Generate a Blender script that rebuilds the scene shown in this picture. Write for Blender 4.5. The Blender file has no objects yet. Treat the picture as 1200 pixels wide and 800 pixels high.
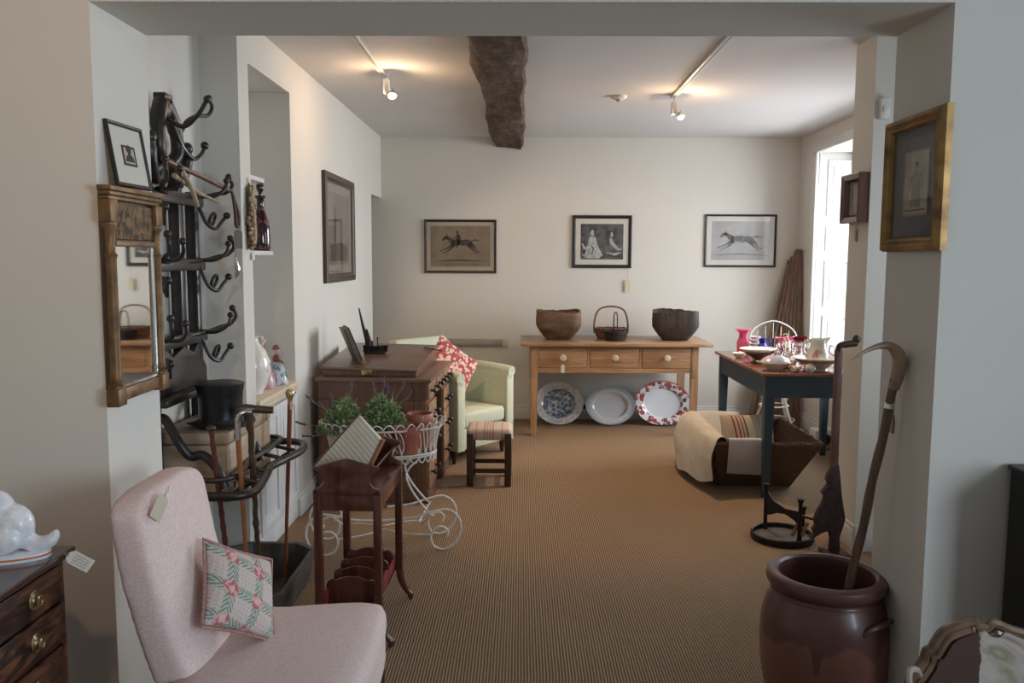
import bpy, bmesh, math, random
from mathutils import Vector, Matrix
random.seed(7)
PI = math.pi
R = math.radians
S = bpy.context.scene
COL = S.collection

# ---------------------------------------------------------------- camera
F_PX, PITCH, YAW, ROLL = 970.0, R(5.7), R(0.6), R(0.25)
cd = bpy.data.cameras.new('camera'); cam = bpy.data.objects.new('camera', cd); COL.objects.link(cam)
cd.sensor_width = 36; cd.lens = F_PX / 1200 * 36; cd.clip_start = 0.05; cd.clip_end = 60
fw = Vector((-math.sin(YAW)*math.cos(PITCH), math.cos(YAW)*math.cos(PITCH), -math.sin(PITCH)))
rt = Vector((math.cos(YAW), math.sin(YAW), 0)); up = rt.cross(fw)
r2 = math.cos(ROLL)*rt + math.sin(ROLL)*up; u2 = -math.sin(ROLL)*rt + math.cos(ROLL)*up
m3 = Matrix((r2, u2, -fw)).transposed()
cam.matrix_world = Matrix.Translation((0, 0, 1.5)) @ m3.to_4x4()
S.camera = cam

# ---------------------------------------------------------------- world, lights, exposure
w = bpy.data.worlds.new('world'); S.world = w; w.use_nodes = True
bg = w.node_tree.nodes['Background']; bg.inputs[0].default_value = (0.72, 0.84, 1.0, 1); bg.inputs[1].default_value = 1.1
S.view_settings.view_transform = 'Standard'; S.view_settings.look = 'None'
S.view_settings.gamma = 1; S.view_settings.use_curve_mapping = False
S.view_settings.exposure = 0.0

def area(name, loc, target, sx, sy, power, col):
    l = bpy.data.lights.new(name, 'AREA'); l.shape = 'RECTANGLE'; l.size = sx; l.size_y = sy
    l.energy = power; l.color = col
    o = bpy.data.objects.new(name, l); COL.objects.link(o); o.location = loc
    o.rotation_euler = (Vector(target) - Vector(loc)).to_track_quat('-Z', 'Y').to_euler()
    return o
def spot(name, loc, target, power, ang, col, blend=0.4, rad=0.02):
    l = bpy.data.lights.new(name, 'SPOT'); l.energy = power; l.spot_size = R(ang); l.spot_blend = blend
    l.color = col; l.shadow_soft_size = rad
    o = bpy.data.objects.new(name, l); COL.objects.link(o); o.location = loc
    o.rotation_euler = (Vector(target) - Vector(loc)).to_track_quat('-Z', 'Y').to_euler()
    return o
DAY = (0.74, 0.87, 1.0); WARM = (1.0, 0.66, 0.38)
# daylight of the back room's window, of the recess window and of the front room's window
area('daylight_back_window', (3.75, 6.2, 1.75), (1.2, 6.1, 0.8), 2.6, 2.2, 225, (0.90, 0.95, 1.0))
area('skylight_back_window', (4.7, 8.3, 2.2), (1.3, 5.3, 0.5), 2.4, 2.0, 170, (0.90, 0.95, 1.0))
area('daylight_side_window', (2.72, 3.35, 1.5), (0, 3.3, 1.2), 0.9, 1.4, 16, DAY)
area('daylight_front_window', (2.98, -0.5, 1.55), (0, 0.9, 1.3), 1.5, 1.3, 98, DAY)
spot('ceiling_spot_front', (-0.7, 0.3, 2.7), (-1.7, 2.28, 1.75), 45, 75, WARM, 0.9, 0.05)

# ---------------------------------------------------------------- helpers
class X:
    """tiny expression wrapper over shader math nodes"""
    nt = None
    def __init__(s, v): s.v = v
    @staticmethod
    def op(o, *a):
        n = X.nt.nodes.new('ShaderNodeMath'); n.operation = o
        for i, q in enumerate(a):
            q = q.v if isinstance(q, X) else q
            if isinstance(q, (int, float)): n.inputs[i].default_value = q
            else: X.nt.links.new(q, n.inputs[i])
        return X(n.outputs[0])
    def __add__(s, o): return X.op('ADD', s, o)
    __radd__ = __add__
    def __sub__(s, o): return X.op('SUBTRACT', s, o)
    def __rsub__(s, o): return X.op('SUBTRACT', o, s)
    def __mul__(s, o): return X.op('MULTIPLY', s, o)
    __rmul__ = __mul__
    def __truediv__(s, o): return X.op('DIVIDE', s, o)
    def lt(s, o): return X.op('LESS_THAN', s, o)
    def gt(s, o): return X.op('GREATER_THAN', s, o)
    def abs(s): return X.op('ABSOLUTE', s)
    def frac(s): return X.op('FRACT', s)
    def sin(s): return X.op('SINE', s)
    def sqrt(s): return X.op('SQRT', s)
    def min(s, o): return X.op('MINIMUM', s, o)
    def max(s, o): return X.op('MAXIMUM', s, o)
def c4(c): return (c[0], c[1], c[2], 1)
def newmat(name, rough=0.5, metal=0, coat=0, spec=0.5):
    m = bpy.data.materials.new(name); m.use_nodes = True
    b = m.node_tree.nodes['Principled BSDF']
    b.inputs['Roughness'].default_value = rough; b.inputs['Metallic'].default_value = metal
    b.inputs['Coat Weight'].default_value = coat; b.inputs['Coat Roughness'].default_value = 0.12
    b.inputs['Specular IOR Level'].default_value = spec
    X.nt = m.node_tree
    return m, b
def coords():
    tc = X.nt.nodes.new('ShaderNodeTexCoord'); sp = X.nt.nodes.new('ShaderNodeSeparateXYZ')
    X.nt.links.new(tc.outputs['Object'], sp.inputs[0])
    return X(sp.outputs[0]), X(sp.outputs[1]), X(sp.outputs[2])
def noise(scale, stretch=(1, 1, 1), detail=4, rough=0.55, dist=0.0, kind='ShaderNodeTexNoise'):
    nt = X.nt
    tc = nt.nodes.new('ShaderNodeTexCoord'); mp = nt.nodes.new('ShaderNodeMapping'); n = nt.nodes.new(kind)
    mp.inputs['Scale'].default_value = stretch
    nt.links.new(tc.outputs['Object'], mp.inputs[0]); nt.links.new(mp.outputs[0], n.inputs['Vector'])
    n.inputs['Scale'].default_value = scale
    if kind == 'ShaderNodeTexNoise':
        n.inputs['Detail'].default_value = detail; n.inputs['Roughness'].default_value = rough; n.inputs['Distortion'].default_value = dist
    return X(n.outputs[0])
def ramp(fac, stops):
    n = X.nt.nodes.new('ShaderNodeValToRGB'); X.nt.links.new(fac.v, n.inputs[0])
    while len(n.color_ramp.elements) < len(stops): n.color_ramp.elements.new(0.5)
    for e, (p, c) in zip(n.color_ramp.elements, stops): e.position = p; e.color = c4(c)
    return n.outputs[0]
def mixc(fac, a, b):
    n = X.nt.nodes.new('ShaderNodeMix'); n.data_type = 'RGBA'
    for i, q in ((0, fac), (6, a), (7, b)):
        q = q.v if isinstance(q, X) else q
        if isinstance(q, tuple): n.inputs[i].default_value = c4(q)
        elif isinstance(q, (int, float)): n.inputs[i].default_value = q
        else: X.nt.links.new(q, n.inputs[i])
    return n.outputs[2]
def bumpn(b, h, strength, dist=0.01):
    n = X.nt.nodes.new('ShaderNodeBump'); n.inputs['Strength'].default_value = strength; n.inputs['Distance'].default_value = dist
    X.nt.links.new(h.v, n.inputs['Height']); X.nt.links.new(n.outputs[0], b.inputs['Normal'])
def setc(b, c): X.nt.links.new(c, b.inputs['Base Color'])
def mk(name, c1, c2=None, rough=0.5, metal=0, scale=8, stretch=(1, 1, 1), lo=0.35, hi=0.65, bump=0.0, coat=0, detail=4, dist=0.0, bd=0.004, spec=0.5):
    m, b = newmat(name, rough, metal, coat, spec)
    if c2 is None: c2 = tuple(v*0.86 for v in c1)
    n = noise(scale, stretch, detail, dist=dist); setc(b, ramp(n, [(lo, c2), (hi, c1)]))
    if bump: bumpn(b, n, bump, bd)
    return m
def wood(name, c1, c2, axis=1, rough=0.4, coat=0, scale=6, bump=0.15):
    st = [9, 9, 9]; st[axis] = 0.7
    return mk(name, c1, c2, rough, 0, scale, tuple(st), 0.3, 0.7, bump, coat, 6, 0.8, 0.002)
ROOT = {}
def thing(name, label, cat, loc=(0, 0, 0), rz=0, group=None):
    o = bpy.data.objects.new(name, None); COL.objects.link(o); o.empty_display_size = 0.1
    o.location = loc; o.rotation_euler = (0, 0, rz); o['label'] = label; o['category'] = cat
    if group: o['group'] = group
    ROOT[o.name] = (Vector(loc), rz)
    return o
def tag(o, label, cat, group=None):
    o['label'] = label; o['category'] = cat
    if group: o['group'] = group
    return o
class MB:
    def __init__(s): s.b = bmesh.new(); s.M = Matrix.Identity(4)
    def add(s, t):
        bmesh.ops.recalc_face_normals(t, faces=t.faces)
        me = bpy.data.meshes.new('tmp'); t.to_mesh(me); t.free(); me.transform(s.M)
        s.b.from_mesh(me); bpy.data.meshes.remove(me); return s
    def box(s, x0, x1, y0, y1, z0, z1, bev=0.0, seg=2):
        t = bmesh.new(); bmesh.ops.create_cube(t, size=1)
        for v in t.verts: v.co = Vector(((x0+x1)/2+v.co.x*(x1-x0), (y0+y1)/2+v.co.y*(y1-y0), (z0+z1)/2+v.co.z*(z1-z0)))
        if bev: bmesh.ops.bevel(t, geom=t.edges[:]+t.verts[:], offset=bev, segments=seg, affect='EDGES', profile=0.5)
        return s.add(t)
    def hexa(s, q, bev=0.0, seg=2):
        """eight corners: four bottom, four top"""
        t = bmesh.new(); v = [t.verts.new(p) for p in q]
        for f in ((0,1,2,3), (4,5,6,7), (0,1,5,4), (1,2,6,5), (2,3,7,6), (3,0,4,7)): t.faces.new([v[i] for i in f])
        bmesh.ops.recalc_face_normals(t, faces=t.faces)
        if bev: bmesh.ops.bevel(t, geom=t.edges[:]+t.verts[:], offset=bev, segments=seg, affect='EDGES', profile=0.5)
        return s.add(t)
    def bar(s, p0, p1, w, h, bev=0.0, upv=(0, 0, 1), w1=None, h1=None):
        p0 = Vector(p0); p1 = Vector(p1); d = (p1-p0).normalized(); u = Vector(upv)
        if abs(d.dot(u)) > 0.98: u = Vector((0, 1, 0))
        a = d.cross(u).normalized(); c = a.cross(d)
        w1 = w if w1 is None else w1; h1 = h if h1 is None else h1
        q = [p0+a*i*w/2+c*j*h/2 for i, j in ((-1,-1),(1,-1),(1,1),(-1,1))] + [p1+a*i*w1/2+c*j*h1/2 for i, j in ((-1,-1),(1,-1),(1,1),(-1,1))]
        return s.hexa(q, bev)
    def tube(s, pts, r, seg=8, closed=False, caps=True):
        pts = [Vector(p) for p in pts]; n = len(pts); t = bmesh.new(); rings = []
        rs = r if isinstance(r, (list, tuple)) else [r]*n
        prev = None
        for i in range(n):
            if closed: d = pts[(i+1) % n]-pts[i-1]
            else: d = pts[min(i+1, n-1)]-pts[max(i-1, 0)]
            if d.length < 1e-9: d = Vector((0, 0, 1))
            d.normalize()
            if prev is None:
                a = d.orthogonal().normalized()
            else:
                a = prev - d*prev.dot(d)
                a = a.normalized() if a.length > 1e-6 else d.orthogonal().normalized()
            prev = a; c = d.cross(a)
            rings.append([t.verts.new(pts[i]+rs[i]*(a*math.cos(2*PI*k/seg)+c*math.sin(2*PI*k/seg))) for k in range(seg)])
        for i in range(n if closed else n-1):
            A, B = rings[i], rings[(i+1) % n]
            off = 0
            if closed and i == n-1:
                off = min(range(seg), key=lambda o: (A[0].co-B[o].co).length)
            for k in range(seg): t.faces.new((A[k], A[(k+1) % seg], B[(k+1+off) % seg], B[(k+off) % seg]))
        if caps and not closed:
            t.faces.new(rings[0]); t.faces.new(rings[-1])
        return s.add(t)
    def lathe(s, prof, seg=24, c=(0, 0, 0), sx=1, sy=1, fn=None):
        t = bmesh.new(); rings = []
        for r, z in prof:
            if r < 1e-5: rings.append([t.verts.new((c[0], c[1], c[2]+z))])
            else:
                rings.append([t.verts.new((c[0]+sx*r*(fn(k, z) if fn else 1)*math.cos(2*PI*k/seg), c[1]+sy*r*(fn(k, z) if fn else 1)*math.sin(2*PI*k/seg), c[2]+z)) for k in range(seg)])
        for A, B in zip(rings, rings[1:]):
            if len(A) == 1 and len(B) == 1: continue
            for k in range(seg):
                k2 = (k+1) % seg
                if len(A) == 1: t.faces.new((A[0], B[k], B[k2]))
                elif len(B) == 1: t.faces.new((A[k], A[k2], B[0]))
                else: t.faces.new((A[k], A[k2], B[k2], B[k]))
        return s.add(t)
    def ell(s, c, r, rot=None, seg=16):
        t = bmesh.new(); bmesh.ops.create_uvsphere(t, u_segments=seg, v_segments=max(6, seg*2//3), radius=1)
        mt = Matrix.Translation(c) @ (rot.to_matrix().to_4x4() if rot else Matrix.Identity(4)) @ Matrix.Diagonal((*((r,)*3 if isinstance(r, (int, float)) else r), 1))
        bmesh.ops.transform(t, matrix=mt, verts=t.verts)
        return s.add(t)
    def prism(s, pts, lo, hi, axis='z', bev=0.0, seg=2):
        """2-D outline extruded along an axis; outline coordinates are the two other axes in xyz order"""
        t = bmesh.new()
        def P(a, b, h): return {'z': (a, b, h), 'y': (a, h, b), 'x': (h, a, b)}[axis]
        A = [t.verts.new(P(a, b, lo)) for a, b in pts]; B = [t.verts.new(P(a, b, hi)) for a, b in pts]
        n = len(pts); t.faces.new(A); t.faces.new(B)
        for i in range(n): t.faces.new((A[i], A[(i+1) % n], B[(i+1) % n], B[i]))
        bmesh.ops.recalc_face_normals(t, faces=t.faces)
        if bev:
            e = [q for q in t.edges if len(q.link_faces) == 2 and q.calc_face_angle(0) > 0.9]
            bmesh.ops.bevel(t, geom=e, offset=bev, segments=seg, affect='EDGES', profile=0.5)
        return s.add(t)
    def sheet(s, g, th=0.0):
        """grid of points g[i][j], optional thickness along the normal"""
        t = bmesh.new(); V = [[t.verts.new(p) for p in row] for row in g]
        for i in range(len(g)-1):
            for j in range(len(g[0])-1): t.faces.new((V[i][j], V[i+1][j], V[i+1][j+1], V[i][j+1]))
        if th:
            bmesh.ops.recalc_face_normals(t, faces=t.faces)
            bmesh.ops.solidify(t, geom=t.faces[:], thickness=th)
        return s.add(t)
    def build(s, name, mat, parent=None, world=False, ang=38, loc=None, smooth=True):
        me = bpy.data.meshes.new(name)
        if world and parent is not None:
            p = parent
            while p.name not in ROOT: p = p.parent
            L, rz = ROOT[p.name]
            bmesh.ops.transform(s.b, matrix=(Matrix.Translation(L) @ Matrix.Rotation(rz, 4, 'Z')).inverted(), verts=s.b.verts)
        if parent is None and loc is None:
            xs = [v.co for v in s.b.verts]
            loc = (sum(v.x for v in xs)/len(xs), sum(v.y for v in xs)/len(xs), min(v.z for v in xs)); bmesh.ops.translate(s.b, vec=-Vector(loc), verts=s.b.verts)
        if smooth:
            for e in s.b.edges: e.smooth = not (len(e.link_faces) == 2 and e.calc_face_angle(0) > R(ang))
            for f in s.b.faces: f.smooth = True
        s.b.to_mesh(me); s.b.free()
        o = bpy.data.objects.new(name, me); COL.objects.link(o)
        if mat: me.materials.append(mat)
        if parent is not None: o.parent = parent
        elif loc is not None: o.location = loc
        return o
def structure(name, mb, mat):
    o = mb.build(name, mat, loc=(0, 0, 0)); o['kind'] = 'structure'; return o
def soft(o, lv=1):
    m = o.modifiers.new('subdivision', 'SUBSURF'); m.levels = lv; m.render_levels = lv
def melt(o, vox=0.004, it=4):
    m = o.modifiers.new('remesh', 'REMESH'); m.mode = 'VOXEL'; m.voxel_size = vox; m.use_smooth_shade = True
    m = o.modifiers.new('smooth', 'SMOOTH'); m.factor = 0.5; m.iterations = it
def arc(cx, cy, r, a0, a1, n=12): return [(cx+r*math.cos(R(a0+(a1-a0)*i/n)), cy+r*math.sin(R(a0+(a1-a0)*i/n))) for i in range(n+1)]
def spline(P, n=8, closed=False):
    P = [Vector(p) for p in P]; out = []; N = len(P)
    for i in range(N if closed else N-1):
        g = (lambda k: P[k % N]) if closed else (lambda k: P[max(0, min(N-1, k))])
        a, b, c, d = g(i-1), g(i), g(i+1), g(i+2)
        for k in range(n):
            u = k/n; out.append(0.5*((2*b)+(c-a)*u+(2*a-5*b+4*c-d)*u*u+(3*b-a-3*c+d)*u**3))
    if not closed: out.append(P[-1])
    return out
def copy_tree(o, parent=None, **kw):
    c = o.copy(); COL.objects.link(c); c.parent = parent
    for ch in [q for q in COL.objects if q.parent == o]: copy_tree(ch, c)
    return c

# ---------------------------------------------------------------- materials
def wall_mat(name, c):
    m, b = newmat(name, 0.85, spec=0.25)
    n = noise(1.6, detail=3); f = noise(60, detail=3)
    setc(b, ramp(n, [(0.3, tuple(v*0.965 for v in c)), (0.7, c)])); bumpn(b, f, 0.06, 0.003); return m
W_PAINT = wall_mat('wall_paint', (0.70, 0.675, 0.62))
W_CEIL = wall_mat('ceiling_paint', (0.70, 0.68, 0.67))
W_GLOSS = mk('white_gloss_paint', (0.74, 0.74, 0.72), (0.69, 0.69, 0.67), 0.4, scale=3)
def floor_mat():
    m, b = newmat('sisal_carpet', 0.95, spec=0.1)
    x, y, z = coords()
    n1 = noise(90, (1, 0.35, 1), 2)
    wob = noise(3, detail=2)
    rib = (((x + wob*0.004)*(2*PI/0.0115)).sin())*0.5+0.5
    knot = ((y*(2*PI/0.011)).sin())*0.5+0.5
    h = rib*0.75 + knot*0.12 + n1*0.35
    big = noise(0.9, detail=4)
    base = mixc((h-0.35), (0.15, 0.098, 0.060), (0.52, 0.375, 0.25))
    col = mixc(X.op('MULTIPLY_ADD', big, 0.6, -0.1), base, (0.38, 0.26, 0.165))
    setc(b, mixc(0.25, base, col)); bumpn(b, h, 0.5, 0.004)
    return m
FLOOR = floor_mat()
BLACK = mk('black_painted_wood', (0.018, 0.015, 0.014), (0.010, 0.009, 0.009), 0.4)
DARKW = wood('dark_stained_wood', (0.060, 0.030, 0.020), (0.022, 0.012, 0.009), 2, 0.35, 0.2)
MAHOG = wood('mahogany', (0.115, 0.034, 0.022), (0.050, 0.015, 0.011), 2, 0.25, 0.5)
MAHOGD = mk('figured_mahogany', (0.16, 0.060, 0.030), (0.020, 0.009, 0.007), 0.35, 0, 5, (1, 1.0, 5), 0.40, 0.62, 0.1, 0.2, 7, 1.6, 0.002)
OAK = wood('aged_oak', (0.25, 0.12, 0.062), (0.12, 0.055, 0.03), 0, 0.45, 0.1)
OAKV = wood('aged_oak_upright', (0.24, 0.115, 0.06), (0.12, 0.055, 0.03), 2, 0.45, 0.1)
PINE = wood('waxed_pine', (0.50, 0.30, 0.165), (0.27, 0.145, 0.075), 0, 0.4, 0.15)
PINEV = wood('waxed_pine_upright', (0.48, 0.29, 0.16), (0.28, 0.15, 0.08), 2, 0.4, 0.15)
IRON = mk('black_iron', (0.030, 0.027, 0.026), (0.016, 0.013, 0.012), 0.5, 0.5, 30, bump=0.2)
BRASS = mk('brass', (0.50, 0.43, 0.26), (0.32, 0.26, 0.15), 0.3, 1, 30)
GILT = mk('worn_gilt', (0.58, 0.40, 0.15), (0.24, 0.13, 0.05), 0.38, 0.8, 25, bump=0.25, lo=0.3, hi=0.6)
GILTD = mk('dull_gilt', (0.26, 0.15, 0.062), (0.10, 0.055, 0.026), 0.48, 0.45, 22, bump=0.35, lo=0.3, hi=0.7)
SILVER = mk('silver', (0.75, 0.73, 0.70), (0.5, 0.48, 0.45), 0.22, 1, 40)
WIRE = mk('white_enamelled_wire', (0.80, 0.78, 0.74), (0.62, 0.58, 0.52), 0.45, 0, 40)
PAPER = mk('cream_card', (0.70, 0.63, 0.48), (0.60, 0.52, 0.38), 0.8, scale=20)
CHINA = mk('white_china', (0.84, 0.85, 0.86), (0.78, 0.79, 0.80), 0.15, coat=0.5)
STRING = mk('string', (0.35, 0.30, 0.22))
INK = mk('ink', (0.03, 0.03, 0.035), rough=0.7)
m, b = newmat('mirror_silvering', 0.03, 1); b.inputs['Base Color'].default_value = (0.82, 0.84, 0.82, 1); MIRROR = m
def glassmat(name, col, rough=0.03, tr=1.0):
    m, b = newmat(name, rough); b.inputs['Base Color'].default_value = c4(col)
    b.inputs['Transmission Weight'].default_value = tr; b.inputs['IOR'].default_value = 1.45; return m
CLEAR = glassmat('clear_glass', (1, 1, 1))
RUBY = glassmat('ruby_glass', (0.30, 0.02, 0.04), 0.06, 0.5)
PINKG = glassmat('cranberry_glass', (0.88, 0.18, 0.34), 0.08, 0.5)
BLUEG = glassmat('cobalt_glass', (0.05, 0.05, 0.55), 0.06, 0.5)
AMBG = glassmat('dark_bottle_glass', (0.05, 0.025, 0.018), 0.12, 0.0)
def pane_mat():
    m = bpy.data.materials.new('picture_glass'); m.use_nodes = True; nt = m.node_tree
    nt.nodes.remove(nt.nodes['Principled BSDF'])
    g = nt.nodes.new('ShaderNodeBsdfGlossy'); g.inputs['Roughness'].default_value = 0.02; t = nt.nodes.new('ShaderNodeBsdfTransparent')
    lw = nt.nodes.new('ShaderNodeLayerWeight'); mx = nt.nodes.new('ShaderNodeMixShader'); lw.inputs[0].default_value = 0.5
    X.nt = nt; q = X(lw.outputs['Facing']); fr = X.op('POWER', q, 5.0)*0.6+0.02
    nt.links.new(fr.v, mx.inputs[0]); nt.links.new(t.outputs[0], mx.inputs[1]); nt.links.new(g.outputs[0], mx.inputs[2])
    nt.links.new(mx.outputs[0], nt.nodes['Material Output'].inputs[0]); return m
PANE = pane_mat()
def emis(name, c, st):
    m, b = newmat(name, 0.4); b.inputs['Base Color'].default_value = c4(c); b.inputs['Emission Color'].default_value = c4(c); b.inputs['Emission Strength'].default_value = st; return m

# ---------------------------------------------------------------- the rooms
HC = 2.605
XL, XR, YB = -1.29, 2.55, 7.70          # back room
structure('floor', MB().box(-2.9, 3.3, -3.2, 8.0, -0.1, 0.0), FLOOR)
structure('ceiling', MB().box(-2.3, 3.3, 2.45, 8.0, HC, HC+0.15), W_CEIL)
structure('ceiling_front', MB().box(-2.9, 3.1, -3.2, 2.45, 2.75, 2.9), W_CEIL)
# wall with the wide opening
structure('wall_front_left', MB().box(-2.9, -1.16, 2.28, 2.62, 0, 2.75), W_PAINT)
structure('wall_front_right', MB().box(1.145, 3.1, 2.28, 2.62, 0, 2.75), W_PAINT)
structure('wall_front_lintel', MB().box(-1.16, 1.145, 2.28, 2.62, 2.18, 2.75), W_PAINT)
# front room round the camera
structure('wall_front_back', MB().box(-2.9, 3.1, -3.2, -3.05, 0, 2.75), W_PAINT)
structure('wall_front_west', MB().box(-2.9, -2.75, -3.05, 2.28, 0, 2.75), W_PAINT)
structure('wall_front_east', MB().box(2.7, 2.85, -3.05, -1.3, 0, 2.75).box(2.7, 2.85, 0.3, 2.28, 0, 2.75).box(2.7, 2.85, -1.3, 0.3, 0, 0.85).box(2.7, 2.85, -1.3, 0.3, 2.25, 2.75), W_PAINT)
# left: alcove, chimney breast with niche, wall
structure('wall_alcove', MB().box(-1.62, -1.465, 2.62, 3.84, 0, HC), W_PAINT)
n0, n1, nt_ = 3.985, 4.69, 2.41
structure('wall_left_chimney', MB().box(-1.75, XL, 3.84, n0, 0, HC), W_PAINT)
structure('wall_left_lintel', MB().box(-1.75, XL, n0, n1, nt_, HC), W_PAINT)
structure('wall_left_niche', MB().box(-1.75, -1.625, n0, n1, 0, nt_), W_PAINT)
structure('wall_left', MB().box(-1.75, XL, n1, 7.18, 0, HC), W_PAINT)
structure('wall_left_far', MB().box(-1.75, XL, 7.18, YB, 2.05, HC).box(-2.3, -2.2, 7.1, YB, 0, HC).box(-2.3, -1.75, 7.08, 7.18, 0, HC), W_PAINT)
structure('wall_back', MB().box(-2.3, 3.3, YB, YB+0.15, 0, HC), W_PAINT)
# right: window wall, nib, recess
structure('wall_right', MB().box(XR, 3.0, 7.30, YB, 0, HC).box(XR, 3.0, 4.42, 5.25, 0, HC).box(XR, 3.0, 5.25, 7.30, 0, 0.55).box(XR, 3.0, 5.25, 7.30, 2.42, HC), W_PAINT)
structure('wall_nib', MB().box(1.735, XR+0.3, 4.19, 4.44, 0, HC), W_PAINT)
structure('wall_recess', MB().box(2.45, 2.62, 2.62, 2.9, 0, HC).box(2.45, 2.62, 3.8, 4.19, 0, HC).box(2.45, 2.62, 2.9, 3.8, 0, 0.8).box(2.45, 2.62, 2.9, 3.8, 2.2, HC), W_PAINT)
def skirt(name, x0, x1, y0, y1, nx, ny):
    """plinth with a moulded top; nx,ny point out from the wall"""
    t = 0.016
    mb = MB()
    if ny: mb.box(x0, x1, min(y0, y0+ny*t), max(y0, y0+ny*t), 0, 0.11, 0.002); mb.box(x0, x1, min(y0, y0+ny*t*0.6), max(y0, y0+ny*t*0.6), 0.11, 0.135, 0.003)
    else: mb.box(min(x0, x0+nx*t), max(x0, x0+nx*t), y0, y1, 0, 0.11, 0.002); mb.box(min(x0, x0+nx*t*0.6), max(x0, x0+nx*t*0.6), y0, y1, 0.11, 0.135, 0.003)
    return structure(name, mb, W_GLOSS)
skirt('baseboard_back', -2.2, XR, YB, YB, 0, -1)
skirt('baseboard_left', XL, XL, n1, 7.18, 1, 0)
skirt('baseboard_left_far', XL, XL, 3.84, n0, 1, 0)
skirt('baseboard_chimney', -1.465, XL, 3.84, 3.84, 0, -1)
skirt('baseboard_alcove', -1.465, -1.465, 2.62, 3.84, 1, 0)
skirt('baseboard_nib', 1.735, 2.45, 4.19, 4.19, 0, -1)
skirt('baseboard_nib_side', 1.735, 1.735, 4.19, 4.44, -1, 0)
skirt('baseboard_right', XR, XR, 4.44, YB, -1, 0)
# window with panelled shutters in the reveals
mb = MB()
for y in (5.27, 7.20):
    s = -1 if y > 6 else 1
    yf = 7.30 if y > 6 else 5.25
    a, b_ = sorted((yf, yf+s*0.03))
    mb.box(XR+0.02, 2.98, a, b_, 0.55, 2.42, 0.003)
    for z0, z1 in ((0.62, 1.02), (1.10, 1.50), (1.58, 1.80), (1.88, 2.36)):
        for k, (dx, dd) in enumerate(((0.0, 0.012), (0.03, 0.004))):
            a, b_ = sorted((yf+s*0.03, yf+s*(0.03+0.012-k*0.0)))
            if k == 0:
                X0, X1 = XR+0.09, 2.90
                mb.box(X0, X1, a, b_, z0, z0+0.025, 0.004); mb.box(X0, X1, a, b_, z1-0.025, z1, 0.004)
                mb.box(X0, X0+0.025, a, b_, z0+0.026, z1-0.026, 0.004); mb.box(X1-0.025, X1, a, b_, z0+0.026, z1-0.026, 0.004)
            else: mb.box(XR+0.14, 2.85, min(yf+s*0.03, yf+s*0.036), max(yf+s*0.03, yf+s*0.036), z0+0.05, z1-0.05, 0.003)
structure('window_1', mb, W_GLOSS)
mb = MB()
for y0, y1 in ((5.28, 5.36), (7.19, 7.27), (6.24, 6.31)): mb.box(2.90, 2.95, y0, y1, 0.55, 2.42, 0.004)
for z0, z1 in ((0.55, 0.63), (1.46, 1.51), (2.34, 2.42)): mb.box(2.90, 2.95, 5.28, 7.27, z0, z1, 0.004)
for y in (5.78, 6.76): mb.box(2.915, 2.94, y-0.012, y+0.012, 0.55, 2.42)
structure('window_2', mb, W_GLOSS)
structure('window_3', MB().box(2.922, 2.926, 5.30, 7.25, 0.6, 2.4), PANE)
structure('trim_1', MB().box(2.525, XR, 7.24, 7.34, 0.551, 2.419, 0.005).box(2.525, XR, 5.18, 5.26, 0.551, 2.419, 0.005).box(2.525, XR, 5.18, 7.34, 2.42, 2.5, 0.005).box(2.50, 2.92, 5.15, 7.36, 0.51, 0.55, 0.006), W_GLOSS)
def casement(n, x, y0, y1, z0, z1):
    mb = MB()
    for a, b_ in ((y0, y0+0.06), (y1-0.06, y1), ((y0+y1)/2-0.02, (y0+y1)/2+0.02)): mb.box(x, x+0.05, a, b_, z0, z1, 0.004)
    for a, b_ in ((z0, z0+0.06), (z1-0.06, z1), ((z0+z1)/2-0.02, (z0+z1)/2+0.02)): mb.box(x, x+0.05, y0, y1, a, b_, 0.004)
    structure('window_%d' % n, mb, W_GLOSS); structure('window_%d' % (n+1), MB().box(x+0.02, x+0.024, y0+0.05, y1-0.05, z0+0.05, z1-0.05), PANE)
casement(4, 2.52, 2.9, 3.8, 0.8, 2.2); casement(6, 2.76, -1.3, 0.3, 0.85, 2.25)
# rough-hewn ceiling beam
def beam():
    t = bmesh.new(); N = 70; rng = random.Random(3); V = []
    prof = [(-0.255, 0.0), (-0.262, -0.06), (-0.235, -0.105), (-0.15, -0.115), (-0.06, -0.11), (0.0, -0.115), (0.018, -0.08), (0.015, 0.0)]
    ph = [rng.uniform(0, 6) for _ in range(16)]
    for i in range(N+1):
        y = 2.62+(7.70-2.62)*i/N; row = []
        for j, (x, z) in enumerate(prof):
            k = 0.008*math.sin(y*3.1+ph[j])+0.006*math.sin(y*7.7+ph[j+4])+rng.uniform(-0.004, 0.004)
            edge = (0.005*math.sin(y*2.3+1) if j in (1, 2) else 0)
            row.append(t.verts.new((x+(k if z < -0.01 else 0)+edge, y, HC+0.01+z+(k*0.8 if z < -0.01 else 0))))
        V.append(row)
    for i in range(N):
        for j in range(len(prof)-1): t.faces.new((V[i][j], V[i][j+1], V[i+1][j+1], V[i+1][j]))
    t.faces.new(V[0]); t.faces.new(V[-1])
    mb = MB(); mb.add(t); m, b = newmat('hewn_oak', 0.8)
    n = noise(4, (6, 1.3, 6), 7, 0.7, 0.5); n2 = noise(14, (1, 1, 1), 6, 0.7)
    setc(b, ramp(n*0.55+n2*0.45, [(0.38, (0.018, 0.011, 0.007)), (0.5, (0.080, 0.046, 0.027)), (0.68, (0.24, 0.15, 0.09))]))
    bumpn(b, n*0.5+n2, 0.9, 0.02)
    o = mb.build('trim_2', m, loc=(0, 0, 0), ang=60); o['kind'] = 'structure'
beam()
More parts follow.
